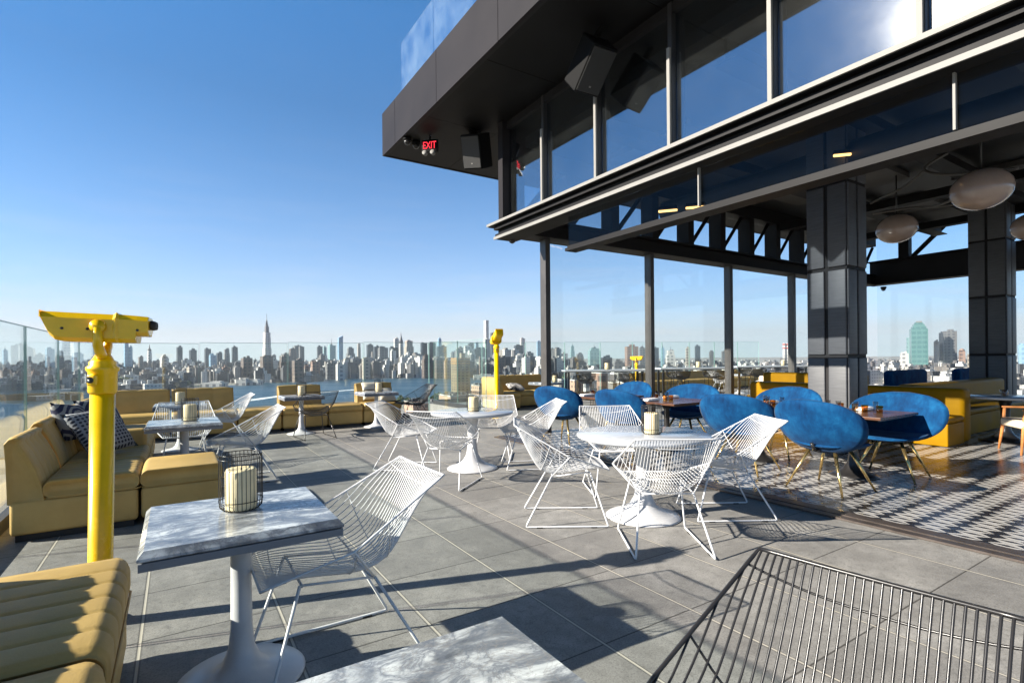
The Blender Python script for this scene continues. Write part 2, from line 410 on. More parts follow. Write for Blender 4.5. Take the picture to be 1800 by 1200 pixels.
FAC = {
 'cream': facade('cream_facade', (0.34, 0.285, 0.225), (0.10, 0.088, 0.08), 17.6, 13.5),
 'brown': facade('brown_brick_facade', (0.115, 0.084, 0.068), (0.040, 0.035, 0.036), 14.4, 12.0),
 'dark': facade('dark_curtain_facade', (0.030, 0.034, 0.042), (0.013, 0.016, 0.023), 12.8, 13.5, rough=0.4),
 'grey': facade('grey_facade', (0.125, 0.122, 0.122), (0.042, 0.045, 0.052), 16.0, 13.5),
 'pale': facade('pale_stone_facade', (0.47, 0.445, 0.41), (0.15, 0.15, 0.155), 19.2, 15.0),
 'blue': facade('blue_glass_facade', (0.20, 0.31, 0.40), (0.13, 0.22, 0.31), 16.0, 18.0, rough=0.25),
 'green': facade('green_glass_facade', (0.19, 0.29, 0.29), (0.12, 0.20, 0.21), 16.0, 18.0, rough=0.25),
 'pink': facade('pink_brick_facade', (0.24, 0.15, 0.112), (0.08, 0.055, 0.048), 14.4, 12.0),
}
for k_ in list(FAC): pass
FAC['citi'] = facade('sea_green_glass_facade', (0.10, 0.20, 0.19), (0.055, 0.13, 0.13), 19.2, 21.0, fx=0.8, rough=0.2)
FAC['frame'] = facade('unfinished_frame_facade', (0.21, 0.15, 0.09), (0.035, 0.028, 0.023), 5.5, 3.4, fx=0.55, fz=0.62, rough=0.9)
FAC['lowbrick'] = facade('low_brick_facade', (0.38, 0.24, 0.17), (0.10, 0.08, 0.07), 5.0, 4.5, fx=0.4, fz=0.5)

def city_ground():
    n = NT('city_ground'); co = n.coord()
    v = n.node('TexVoronoi'); n.l.new(co, v.inputs['Vector']); v.inputs['Scale'].default_value = 0.018
    f = n.noise(co, 0.004, 5, 0.6)
    c = n.mix(v.outputs['Color'], (0.12, 0.12, 0.11), (0.36, 0.32, 0.27))
    c = n.mix(n.ramp(f, [(0.5, (0, 0, 0)), (0.62, (0.8, 0.8, 0.8))]), c, (0.06, 0.075, 0.04))
    return n.bsdf(c, 0.9)
M_['city_ground'] = city_ground()
def river():
    n = NT('river_water'); co = n.coord()
    w1 = n.noise(n.mapped(co, (1, 2.2, 1), (0, 0, 0.5)), 0.035, 6, 0.7)
    big = n.noise(n.mapped(co, (1, 4, 1), (0, 0, 0.25)), 0.004, 5, 0.6, 0.6)
    c = n.ramp(big, [(0.35, (0.006, 0.034, 0.056)), (0.62, (0.014, 0.056, 0.084))])
    return n.bsdf(c, n.ramp(big, [(0.3, (0.28, 0.28, 0.28)), (0.7, (0.5, 0.5, 0.5))]), 0, n.bump(w1, 0.5, 1.5), 0.4)
M_['river'] = river()
M_['foliage'] = mottled('foliage', (0.055, 0.085, 0.030), 0.8, amp=0.5, scale=0.2)
def blocks_mat():
    n = NT('city_block_facade'); co = n.coord(); s = n.node('SeparateXYZ'); n.l.new(co, s.inputs[0])
    v = n.node('TexVoronoi', voronoi_dimensions='2D'); n.l.new(co, v.inputs['Vector']); v.inputs['Scale'].default_value = 0.03
    sp = n.node('SeparateColor'); n.l.new(v.outputs['Color'], sp.inputs[0])
    wall = n.ramp(sp.outputs[0], [(0.0, (0.034, 0.039, 0.048)), (0.36, (0.080, 0.068, 0.062)), (0.62, (0.17, 0.152, 0.136)), (0.82, (0.52, 0.50, 0.47))])
    h = n.math('ADD', s.outputs[0], s.outputs[1])
    k = n.math('MULTIPLY', n.math('LESS_THAN', n.math('FRACT', n.math('DIVIDE', h, 9.0)), 0.5), n.math('LESS_THAN', n.math('FRACT', n.math('DIVIDE', s.outputs[2], 7.0)), 0.5))
    return n.bsdf(n.mix(n.math('MULTIPLY', k, 0.6), wall, (0.10, 0.10, 0.11)), 0.7, 0, None, 0.3)
M_['blocks'] = blocks_mat()

# ------------------------------------------------------------------ setting
def sheet(name, poly, z, mat, rz=0.0, loc=(0, 0, 0), th=None):
    m = MB(); n = len(poly)
    if th:
        vs = [(x, y, z) for x, y in poly] + [(x, y, z - th) for x, y in poly]
        m.add(vs, [tuple(range(n)), tuple(range(2 * n - 1, n - 1, -1))] + [(i, i + n, (i + 1) % n + n, (i + 1) % n) for i in range(n)])
    else: m.add([(x, y, z) for x, y in poly], [tuple(range(n))])
    o = obj(name, m, mat, None, loc, rz, fix=bool(th)); return structure(o)

RA, RB0 = 12.2, -1.27          # far and left rail lines (building axes)
RA2, RBJ = 15.6, 7.0           # second, deeper terrace behind the bar
def abl(lst): return lst        # polygons already in (b,a) for sheets turned by AB_ROT
sheet('terrace_floor', [(RB0 - .12, -4), (5.0, -4), (5.0, 8.3), (26, 8.3), (26, RA2 + .15), (RBJ - .1, RA2 + .15), (RBJ - .1, RA + .15), (RB0 - .12, RA + .15)], 0.0, M_['pavers'], AB_ROT, th=0.5)
sheet('bar_floor', [(5.112, -4), (21.5, -4), (21.5, 8.29), (5.112, 8.29)], 0.004, M_['tiles'], AB_ROT, th=0.4)

# ground, river, far shore: 75 m below
GZ = -74.0
def GP(px, py): p = P(px, py, GZ); return (p.x, p.y)
disc = [(45000 * math.cos(2 * PI * i / 96), 45000 * math.sin(2 * PI * i / 96)) for i in range(96)]
sheet('city_ground', disc, GZ - 1.0, M_['city_ground'])
far = [(-500, 724), (-200, 713), (0, 705), (150, 698), (260, 690), (330, 682), (420, 676), (480, 670), (560, 665), (700, 664), (790, 662), (870, 656), (960, 653.5), (1020, 652.5)]
near = [(1010, 659), (960, 665), (880, 680), (790, 693), (700, 706), (600, 725), (400, 765), (100, 800), (-500, 830)]
sheet('river', [GP(*p) for p in far + near], GZ, M_['river'])

# ------------------------------------------------------------------ pavilion (the bar building)
pav = thing('pavilion', 'dark steel and glass bar pavilion with a deep overhanging roof on the right', 'building')
WA, WB_, WC = 5.10, 8.19, 19.4      # front glass line b, rear glass line a, right glass line b
dm = M_['dark_metal']
def pbox(name, b0, b1, a0, a1, z0, z1, mat, parent=None):
    m = MB(); m.abox(b0, b1, a0, a1, z0, z1); return obj(name, m, mat, parent or pav)
FB = 3.70                            # face of the roof edge
ZS = 5.73                             # soffit height
# roof: fascia panels with open joints, soffit, deck
aend = 10.78
joints = [aend, 10.02, 8.05, 6.05, 4.05, 2.05, 0.05, -2.0]
m = MB()
for k in range(len(joints) - 1): m.abox(FB, FB + .05, joints[k + 1] + .006, joints[k] - .006, ZS, 6.62)
obj('fascia', m, M_['fascia'], pav)
m = MB(); m.abox(FB + .052, FB + .10, -2, aend - .01, ZS + .01, 6.61); m.abox(FB + .05, 21, aend - .05, aend, ZS, 6.62)
obj('fascia_backing', m, dm, pav)
m = MB()
for k in range(6):
    a1, a0 = aend - .052 - k * 2.1, aend - .052 - (k + 1) * 2.1 + .008
    m.abox(FB + .102, WA + .10, a0, a1, ZS + .012, ZS + .05)
for k in range(7): m.abox(WA + .108 + k * 2.2, WA + .10 + (k + 1) * 2.2, WB_ + .1, aend - .052, ZS + .012, ZS + .05)
obj('soffit', m, M_['soffit'], pav)
pbox('roof', FB + .102, 20.9, -2, aend - .054, 5.82, 6.6, dm)
# front clerestory, z 4.1 .. 5.9
ms = [8.04, 6.98, 5.95, 4.93, 3.91, 2.89, 1.87, .85, -.2]
m = MB(); m.abox(WA - .10, WA + .12, 8.06, WB_ + .02, 3.92, ZS + .01); obj('corner_post', m, M_['fascia'], pav)
mpos = []
for px in (883.5, 951.5, 1046, 1176, 1354, 1618):
    # mullions stand where the photo shows them: intersect the pixel column with the wall plane
    d = ray(px, 300); t = (WA - .05) / (d.x * B.x + d.y * B.y)
    mpos.append((d.x * A.x + d.y * A.y) * t)
mpos += [mpos[-1] - 1.05, mpos[-1] - 2.1, mpos[-1] - 3.15]
for k, a in enumerate(mpos):
    m = MB(); m.abox(WA - .02, WA + .22, a - .03, a + .03, 3.92, ZS + .01)
    o = obj('mullion', m, M_['mullion'], pav)
    m = MB(); m.abox(WA - .055, WA - .021, a - .022, a + .022, 3.92, ZS - .55)
    obj('cover_cap', m, M_['trim'], o)
    a0 = mpos[k + 1] if k + 1 < len(mpos) else a - 1.0
    m = MB(); m.abox(WA + .05, WA + .062, a0 + .035, a - .035, 3.92, ZS - .05)
    obj('window_pane', m, M_['window_glass'], pav)
pbox('window_head', WA - .01, WA + .22, -3, 8.05, ZS - .12, ZS + .006, dm)
# sill, channel and the pale drip edges
pbox('sill', WA - .20, WA + .20, -3, 8.42, 3.862, 3.918, M_['soffit'])
pbox('sill_edge', WA - .225, WA - .203, -3, 8.44, 3.872, 3.917, M_['trim'])
m = MB(); m.abox(WA - .06, WA + .30, -3, WB_ + .1, 3.72, 3.860); m.abox(WA - .14, WA - .062, -3, WB_ + .13, 3.80, 3.85)
obj('edge_beam', m, M_['soffit'], pav)
pbox('lower_flange', WA - .13, WA + .30, .9, WB_ + .1, 3.628, 3.718, M_['soffit'])
pbox('drip_edge', WA - .153, WA - .133, .9, WB_ + .12, 3.622, 3.672, M_['trim'])
# glazed transom below with its bottom rail
m = MB(); m.abox(WA + .05, WA + .066, -3, 6.37, 3.175, 3.626); obj('transom_pane', m, M_['transom_glass'], pav)
m = MB(); m.abox(WA + .0, WA + .22, -3, 6.40, 3.09, 3.135); m.abox(WA + .03, WA + .12, -3, 6.38, 3.135, 3.172); obj('transom_rail', m, M_['soffit'], pav)
for px in (1226, 1677):
    d = ray(px, 300); t = WA / (d.x * B.x + d.y * B.y); a = (d.x * A.x + d.y * A.y) * t
    m = MB(); m.abox(WA + .01, WA + .048, a - .009, a + .009, 3.18, 3.625); obj('transom_strut', m, M_['trim'], pav)
# threshold track
m = MB(); m.abox(4.85, 4.935, -4, WB_, 0.004, 0.02); m.abox(4.95, 4.965, -4, WB_, 0.004, 0.024); m.abox(4.98, 5.11, -4, WB_, 0.004, 0.016)
obj('door_track', m, mottled('bronze_track', (0.075, 0.060, 0.052), 0.38, 0.4, amp=0.3), pav)
# rear glass wall along b at a = WB_
s_posts = [0.846, 3.735, 6.60, 9.495, 12.4]
for s in s_posts:
    b0 = 5.196 + s
    m = MB(); m.abox(b0 - .055, b0 + .055, WB_ - .08, WB_ + .10, 0.004, 3.72)
    o = obj('post', m, mottled('post_metal', (0.045, 0.041, 0.038), 0.4, amp=0.15) if s == s_posts[0] else bpy.data.materials['post_metal'], pav)
for k in range(len(s_posts) - 1):
    m = MB(); m.abox(5.196 + s_posts[k] + .06, 5.196 + s_posts[k + 1] - .06, WB_ - .006, WB_ + .006, 0.05, 3.70)
    obj('glass_wall', m, M_['wall_glass'], pav)
m = MB(); m.abox(5.2, WC, WB_ - .22, WB_ + .22, 3.72, 3.76); m.abox(5.2, WC, WB_ - .03, WB_ + .03, 3.76, 4.02); m.abox(5.2, WC, WB_ - .20, WB_ + .20, 4.02, 4.06)
obj('rear_beam', m, dm, pav)
k = 0; b = 5.35
while b < WC - .3:
    m = MB(); m.abox(b - .10, b + .10, WB_ - .17, WB_ + .17, 4.06, 5.0); obj('clerestory_post', m, dm, pav)
    b2 = b + 1.2
    m = MB()
    p0, p1 = ab(b + .12, WB_ - .05, 4.08), ab(b2 - .30, WB_ - .05, 4.98)
    m.tube([p0, p1], .055, 4); obj('brace', m, dm, pav)
    m = MB(); m.abox(b + .10, b2 - .10, WB_ + .10, WB_ + .112, 4.07, 4.98); obj('clerestory_pane', m, M_['wall_glass'], pav)
    b = b2; k += 1
pbox('rear_head', 5.2, WC, WB_ - .18, WB_ + .2, 5.0, 5.70, dm)
# right-hand glass wall along a at b = WC
m = MB(); m.abox(WC - .2, WC + .2, -4, WB_, 3.72, 3.76); m.abox(WC - .03, WC + .03, -4, WB_, 3.76, 4.46); m.abox(WC - .2, WC + .2, -4, WB_, 4.46, 4.50)
obj('right_beam', m, dm, pav)
for a in (7.2, 5.2, 3.2, 1.2, -.8):
    m = MB(); m.abox(WC - .12, WC + .12, a - .14, a + .14, 4.50, 5.3); obj('clerestory_post', m, dm, pav)
    m = MB(); m.tube([ab(WC, a - .2, 4.51), ab(WC, a - 1.0, 5.29)], .07, 4); obj('brace', m, dm, pav)
m = MB(); m.abox(WC - .02, WC - .008, -4, WB_ - .2, 4.51, 5.29); obj('clerestory_pane', m, M_['wall_glass'], pav)
m = MB(); m.abox(WC - .006, WC + .006, -4, WB_ - .2, 0.05, 3.70); obj('glass_wall', m, M_['wall_glass'], pav)
pbox('right_head', WC - .18, WC + .2, -4, WB_, 5.3, 5.70, M_['ceil_panel'])
# ceiling and the steel under it
pbox('ceiling', WA + .35, WC - .2, -4, WB_ - .2, 5.32, 5.50, M_['ceiling'])
m = MB()
for b0, b1, a0, a1 in ((11, 13.2, 4.8, 7.2), (14.2, 16.4, 1.8, 4.4), (8.2, 9.6, .5, 2.2), (15, 18, 5.2, 7.4), (7.0, 8.3, 5.6, 7.4), (11, 13, -1, 1.6)):
    m.abox(b0, b1, a0, a1, 5.21, 5.316)
obj('ceiling_panel', m, M_['ceil_panel'], pav)
for a in (6.2, 3.9, 1.6, -.7):
    m = MB(); m.abox(5.6, WC - .25, a - .16, a + .16, 4.98, 5.0); m.abox(5.6, WC - .25, a - .02, a + .02, 5.0, 5.26); obj('ceiling_beam', m, dm, pav)
for b0 in (7.6, 10.6, 13.8, 17):
    m = MB(); m.abox(b0 - .12, b0 + .12, -4, WB_ - .25, 4.80, 4.975); obj('ceiling_beam', m, M_['soffit'], pav)
m = MB(); m.tube([ab(8.9, -3, 4.55), ab(8.9, 7.7, 4.55)], .22, 14); obj('air_duct', m, M_['ceiling'], pav)
# columns
cp = M_['column_panel']
def column(px, b_c, a_c, w=.64):
    m = MB(); m.abox(b_c - w / 2 + .02, b_c + w / 2 - .02, a_c - w / 2 + .02, a_c + w / 2 - .02, 0.004, 5.3)
    c = obj('column', m, dm, pav)
    T = Matrix.Rotation(AB_ROT, 4, 'Z')
    for z0, z1 in ((0.03, 1.405), (1.435, 2.78), (2.81, 4.12), (4.15, 5.28)):
        for side in (-1, 1):
            m = MB()
            m.bbox((b_c - w / 2 + .012, a_c + side * w * .25, (z0 + z1) / 2), (.035, w * .5 - .05, z1 - z0 - .02), .017, 4, M=T)
            obj('column_panel', m, cp, c)
            m = MB()
            m.bbox((b_c + side * w * .25, a_c - w / 2 + .012, (z0 + z1) / 2), (w * .5 - .05, .035, z1 - z0 - .02), .017, 4, M=T)
            obj('column_panel', m, cp, c)
def col_at(px, b_c):       # column whose near-left corner sits on pixel column px
    d = ray(px, 600); w = .64
    t = (b_c - w / 2) / (d.x * B.x + d.y * B.y)
    return (d.x * A.x + d.y * A.y) * t + w / 2
column(1491, 9.0, col_at(1491, 9.0)); column(1767, 16.6, col_at(1767, 16.6), .72)

# roof-terrace balustrade above
dk = thing('glass_balustrade', 'blue-tinted glass balustrade standing on the roof edge, upper deck', 'glass railing')
aa = [10.55, 8.9, 7.0, 5.0, 3.0, 1.0]
for k in range(5):
    m = MB(); m.abox(FB + .34, FB + .356, aa[k + 1] + .012, aa[k] - .012, 6.60, 8.1); obj('glass_panel', m, M_['deck_glass'], dk)
m = MB(); m.abox(FB + .30, FB + .40, 1, 10.55, 6.602, 6.68); obj('base_channel', m, dm, dk)

# terrace glass rails
def rail(name, label, segs, z0f):
    t = thing(name, label, 'glass railing')
    for (b0, a0, b1, a1) in segs:
        z = z0f((b0 + b1) / 2)
        m = MB(); p0, p1 = ab(b0, a0), ab(b1, a1); L = (p1 - p0).length; c = (p0 + p1) / 2
        m.box((c.x, c.y, (z + .06) / 2 + .03), (L - .018, .017, z - .06), math.atan2(p1.y - p0.y, p1.x - p0.x))
        obj('glass_panel', m, M_['rail_glass'], t)
    m = MB()
    for (b0, a0, b1, a1) in segs:
        z = z0f((b0 + b1) / 2); p0, p1 = ab(b0, a0), ab(b1, a1); c = (p0 + p1) / 2; an = math.atan2(p1.y - p0.y, p1.x - p0.x); L = (p1 - p0).length
        m.box((c.x, c.y, z + .034), (L - .018, .018, .007), an)
        for q in (p0, p1): m.box((q.x + (c.x - q.x) / L * .024, q.y + (c.y - q.y) / L * .024, (z + .06) / 2 + .03), (.0034, .0185, z - .062), an)
    obj('glass_edge', m, M_['glass_edge'], t)
    m = MB()
    for k, (b0, a0, b1, a1) in enumerate(segs):
        p0, p1 = ab(b0, a0), ab(b1, a1); c = (p0 + p1) / 2
        m.box((c.x, c.y, .06), ((p1 - p0).length - .002, .07, .115), math.atan2(p1.y - p0.y, p1.x - p0.x))
    obj('base_channel', m, M_['mullion'], t); return t
la = [RA - .02 - k * 1.72 for k in range(10)]
rail('glass_rail', 'frameless glass rail behind the tan sofas along the left edge', [(RB0, la[k + 1], RB0, la[k]) for k in range(9)], lambda b: 1.76)
n_far = 5; st = (RBJ - RB0) / n_far
rail('glass_rail', 'frameless glass rail along the far edge behind the long tan bench', [(RB0 + k * st, RA, RB0 + (k + 1) * st, RA) for k in range(n_far)], lambda b: 1.74 + .012 * (b + 1.3))
seg = [(RBJ, RA, RBJ, RA + 1.7), (RBJ, RA + 1.7, RBJ, RA2)] + [(RBJ + k * 1.79, RA2, RBJ + (k + 1) * 1.79, RA2) for k in range(10)]
rail('glass_rail', 'frameless glass rail behind the tall bar tables, seen through the rear glass wall', seg, lambda b: 1.93 + .012 * (b - 7))

# fittings under the roof
def p_on_z(px, py, z): return P(px, py, z)
e = p_on_z(756, 240, ZS)
ex = thing('exit_sign', 'red lit EXIT sign hanging under the roof overhang', 'exit sign', (e.x, e.y, ZS), R(-12))
m = MB(); m.bbox((0, 0, -.19), (.32, .07, .24), .01, 2); obj('housing', m, M_['dark_box'], ex)
m = MB(); m.tube([(0, 0, -.08), (0, 0, .01)], .02, 8); obj('stem', m, M_['dark_box'], ex)
cu = bpy.data.curves.new('exit_letters', 'FONT'); cu.body = 'EXIT'; cu.size = .155; cu.align_x = 'CENTER'; cu.align_y = 'CENTER'; cu.extrude = .002
cu.materials.append(M_['exit_red'])
tmp = bpy.data.objects.new('exit_text', cu); COL.objects.link(tmp)
bpy.context.view_layer.update()
em = bpy.data.meshes.new_from_object(tmp.evaluated_get(bpy.context.evaluated_depsgraph_get()))
bpy.data.objects.remove(tmp)
fo = bpy.data.objects.new('exit_letters', em); COL.objects.link(fo); fo.parent = ex
fo.location = (0, -.040, -.19); fo.rotation_euler = (R(90), 0, 0); fo.scale = (.86, 1.25, 1)
m = MB()
for s_ in (-.08, .08): m.lathe([(.0, 0), (.035, 0), (.05, .07), (.0, .07)], 14, M=Matrix.Translation((s_, -.03, -.355)) @ Matrix.Rotation(R(75), 4, 'X'))
obj('emergency_lamp', m, M_['trim'], ex)

def dome_cam(loc, label):
    t = thing('dome_camera', label, 'security camera', loc)
    m = MB(); m.lathe([(.0, 0), (.085, 0), (.085, -.05), (.06, -.07), (.0, -.07)], 20); obj('housing', m, M_['dark_box'], t)
    m = MB(); m.lathe([(.068, -.068), (.064, -.10), (.045, -.128), (.02, -.142), (.0, -.145)], 20); obj('dome', m, M_['black_wire'], t)
e = p_on_z(716, 243, ZS); dome_cam((e.x, e.y, ZS + .01), 'small black dome camera under the roof corner left of the EXIT sign')
e = p_on_z(727, 250, ZS); dome_cam((e.x + .05, e.y, ZS + .01), 'second black dome camera under the roof, right beside the EXIT sign')
e = ab(5.30, WB_ + .03, 3.72); dome_cam((e.x, e.y, 3.72), 'black dome camera hanging from the beam at the nearest rear post')
e = p_on_z(1553, 504, 3.72); dome_cam((e.x, e.y, 3.72), 'black dome camera under the beam between the two big columns')

def speaker(px, py, z, size, rot, label):
    c = P(px, py, z)
    t = thing('loudspeaker', label, 'loudspeaker', c)
    t.rotation_euler = rot
    m = MB(); w, d, h = size
    m.bbox((0, 0, 0), (w, d, h), .02, 2, smooth=False); obj('cabinet', m, M_['dark_box'], t)
    m = MB(); m.bbox((0, -d / 2 - .006, 0), (w * .9, .012, h * .9), .005, 1, smooth=False); g = obj('grille', m, M_['black_rubber'], t)
    m = MB(); m.box((0, -d / 2 - .014, -h * .32), (.03, .004, .02)); obj('badge', m, M_['trim'], g)
    m = MB(); m.box((0, d / 2 - .05, h / 2 + .09), (.06, .05, .2)); obj('bracket', m, M_['dark_box'], t)
speaker(838, 266, 5.38, (.42, .40, .62), (R(24), R(8), R(-28)), 'black loudspeaker under the roof next to the corner window')
speaker(1038, 116, 5.35, (.40, .36, .62), (R(48), R(0), R(28)), 'black loudspeaker tilted down in front of the upper windows')

# hanging lamps and strip lights inside
def pendant(px, py, Y, dia, label):
    c = atY(px, py, Y)
    t = thing('pendant_lamp', label, 'pendant lamp', c)
    prof = [(0.0, -.40)] + [(.5 * math.cos(R(x)), .40 * math.sin(R(x))) for x in range(-80, 90, 10)] + [(0.0, .40)]
    m = MB(); m.lathe([(r * dia, z * dia) for r, z in prof], 36, M=Matrix.Rotation(R(14), 4, 'X') @ Matrix.Rotation(R(-16), 4, 'Y')); obj('lamp_shell', m, M_['lamp_shell'], t)
    m = MB(); m.tube([(0, 0, dia * .36), (0, 0, 5.0 - c.z)], .012, 8); obj('stem', m, M_['black_wire'], t)
pendant(1725, 333, 7.5, .72, 'larger egg-shaped frosted lamp hanging upper right under the ceiling')
pendant(1576, 402, 10.4, .70, 'smaller egg-shaped frosted lamp hanging beside the broad near column')
pendant(1815, 398, 9.6, .62, 'egg-shaped frosted lamp cut off by the right frame edge')
c = atY(1640, 330, 9.0)
t = thing('lamp_track', 'curved pale metal tubes looping under the dark ceiling between the egg lamps', 'lamp frame', (0, 0, 0))
def loop(pts, r=.022):
    m = MB()
    P_ = [atY(*p) for p in pts]
    out = []
    for i in range(len(P_) - 1):
        p0 = P_[max(i - 1, 0)]; p1 = P_[i]; p2 = P_[i + 1]; p3 = P_[min(i + 2, len(P_) - 1)]
        for q in range(8):
            f = q / 8
            out.append(.5 * ((2 * p1) + (p2 - p0) * f + (2 * p0 - 5 * p1 + 4 * p2 - p3) * f * f + (3 * p1 - p0 - 3 * p2 + p3) * f ** 3))
    out.append(P_[-1]); m.tube(out, r, 8); obj('tube', m, M_['ceil_panel'], t)
loop([(1665, 270, 8.6), (1640, 284, 8.6), (1626, 296, 8.6), (1634, 304, 8.5), (1670, 307, 8.2), (1720, 303, 7.8), (1790, 296, 7.4)])
loop([(1626, 300, 8.6), (1590, 328, 9.4), (1545, 350, 10.4), (1530, 358, 10.6)])
loop([(1535, 376, 10.4), (1600, 366, 9.8), (1660, 362, 9.2), (1720, 352, 8.4)])
loop([(1690, 345, 8.0), (1650, 360, 9.0), (1610, 368, 9.9), (1590, 372, 10.2)])
def strip(p0, p1, Y, label):
    a_, b_ = atY(*p0, Y), atY(*p1, Y)
    t = thing('strip_light', label, 'strip light', (a_ + b_) / 2)
    o = (a_ + b_) / 2
    m = MB(); m.tube([a_ - o, b_ - o], .022, 6); obj('lit_tube', m, M_['warm_strip'], t)
    m = MB(); m.tube([a_ - o + Vector((0, 0, .05)), b_ - o + Vector((0, 0, .05))], .035, 4); obj('housing', m, M_['dark_box'], t)
strip((1466, 274), (1517, 269), 8.0, 'thin amber strip light glowing under the dark ceiling, longer of the upper pair')
strip((1541, 266), (1581, 261), 8.0, 'thin amber strip light glowing under the dark ceiling, right of the upper pair')
strip((1158, 372), (1190, 369), 9.5, 'thin amber strip light glowing under the ceiling, beside the transom strut, left half')
strip((1206, 366), (1240, 363), 9.5, 'thin amber strip light glowing under the ceiling, right of the transom strut')
# ------------------------------------------------------------------ wire chairs
def lerp_path(keys, t):
    for i in range(len(keys) - 1):
        if t <= keys[i + 1][0] or i == len(keys) - 2:
            f = (t - keys[i][0]) / (keys[i + 1][0] - keys[i][0])
            p0 = keys[max(i - 1, 0)][1]; p1 = keys[i][1]; p2 = keys[i + 1][1]; p3 = keys[min(i + 2, len(keys) - 1)][1]
            return tuple(.5 * (2 * b + (c - a) * f + (2 * a - 5 * b + 4 * c - d) * f * f + (3 * b - a - 3 * c + d) * f ** 3) for a, b, c, d in zip(p0, p1, p2, p3))
PROF = [(0.0, (.36, .475)), (.2, (.17, .445)), (.4, (-.03, .415)), (.52, (-.15, .415)), (.62, (-.235, .46)), (.72, (-.30, .56)), (.86, (-.375, .71)), (1.0, (-.445, .865))]
KT = .38
def half_w(t): return .235 + (.375 - .235) * (t / KT) if t <= KT else .375 + (.295 - .375) * ((t - KT) / (1 - KT))
def rim_yz(t):
    a, b, f = ((.36, .475), (.01, .612), t / KT) if t <= KT else ((.01, .612), (-.445, .868), (t - KT) / (1 - KT))
    return a[0] + (b[0] - a[0]) * f, a[1] + (b[1] - a[1]) * f
def shell(x, t):
    y, z = lerp_path(PROF, t); ry, rz = rim_yz(t)
    f = min(1.0, abs(x) / half_w(t)) ** 2.3
    return Vector((x, y + (ry - y) * f, z + (rz - z) * f))
def chair_meshes(mat, n=38, wr=.0028, rr=.0060, strut=True):
    wires = MB(); W = .375
    for i in range(n):
        x = -W + 2 * W * (i + .5) / n
        ax = abs(x)
        t0 = 0.0 if ax <= .235 else KT * (ax - .235) / (.375 - .235)
        t1 = 1.0 if ax <= .295 else KT + (1 - KT) * (.375 - ax) / (.375 - .295)
        if t1 - t0 < .05: continue
        k = max(6, int(24 * (t1 - t0)))
        wires.tube([shell(x, t0 + (t1 - t0) * q / k) for q in range(k + 1)], wr, 5, cap=False)
    for tt in (.10, .40, .60, .93):                    # cross wires under the shell
        hw = half_w(tt)
        wires.tube([shell(-hw + 2 * hw * q / 14, tt) - Vector((0, 0, .006)) for q in range(15)], wr, 5, cap=False)
    rim = MB()
    pts = [shell(-half_w(0) + 2 * half_w(0) * q / 8, 0) for q in range(9)]
    pts += [shell(half_w(t / 24), t / 24) for t in range(1, 24)]
    pts += [shell(half_w(1) - 2 * half_w(1) * q / 8, 1.0) for q in range(9)]
    pts += [shell(-half_w(1 - t / 24), 1 - t / 24) for t in range(1, 24)]
    rim.tube(pts, rr, 6, closed=True)
    legs = []
    for s in (-1, 1):
        m = MB()
        poly = [Vector((s * .20, .20, .452)), Vector((s * .275, .335, .03)), Vector((s * .278, .34, .014)), Vector((s * .28, .325, .010)), Vector((s * .28, -.335, .010)), Vector((s * .278, -.35, .014)), Vector((s * .275, -.345, .03)), Vector((s * .20, -.13, .415))]
        m.tube(poly, .0075, 7)
        m.tube([Vector((s * .20, .20, .452)), Vector((s * .20, -.13, .415))], .006, 6)
        if strut: m.tube([shell(s * .372, KT), Vector((s * .20, -.13, .415))], .0055, 6)
        f = MB()
        for y in (.22, -.24): f.box((s * .28, y, .005), (.022, .05, .009))
        legs.append((m, f))
    br = MB()
    for y, z in ((.19, .446), (-.12, .411)): br.tube([(-.20, y, z), (.20, y, z)], .006, 6)
    return wires, rim, legs, br
def make_wire_chair(name, label, mat, group):
    t = thing(name, label, 'wire chair', group=group)
    w, r, legs, br = chair_meshes(mat, strut=mat is M_['white_wire'], wr=.0028 if mat is M_['white_wire'] else .0035)
    obj('seat_shell', w, mat, t, fix=False); obj('rim', r, mat, t, fix=False); obj('cross_bar', br, mat, t, fix=False)
    for m, f in legs:
        l = obj('sled_leg', m, mat, t, fix=False); obj('foot_pad', f, M_['black_rubber'], l)
    return t
def face(dx, dy): return math.atan2(dy, dx) - PI / 2     # local +y is forward
fb = math.atan2(-B.y, -B.x) - PI / 2                      # facing -B
fa = math.atan2(A.y, A.x) - PI / 2                        # facing +A
GW, GB = 'white wire chairs around the terrace tables', 'black wire chairs around the terrace tables'
wc = None
def P2(v): return (v.x, v.y, 0.0)
T1 = Vector((1.17, 4.72, 0)); T2 = Vector((-.53, 6.85, 0)); TF = Vector((-1.235, 2.37, 0)); TL = Vector((-3.75, 5.98, 0)); TL2 = ab(.05, 10.0)
T3 = ab(2.05, 10.85); T4 = ab(3.6, 11.0); TN = ab(.379, .845)
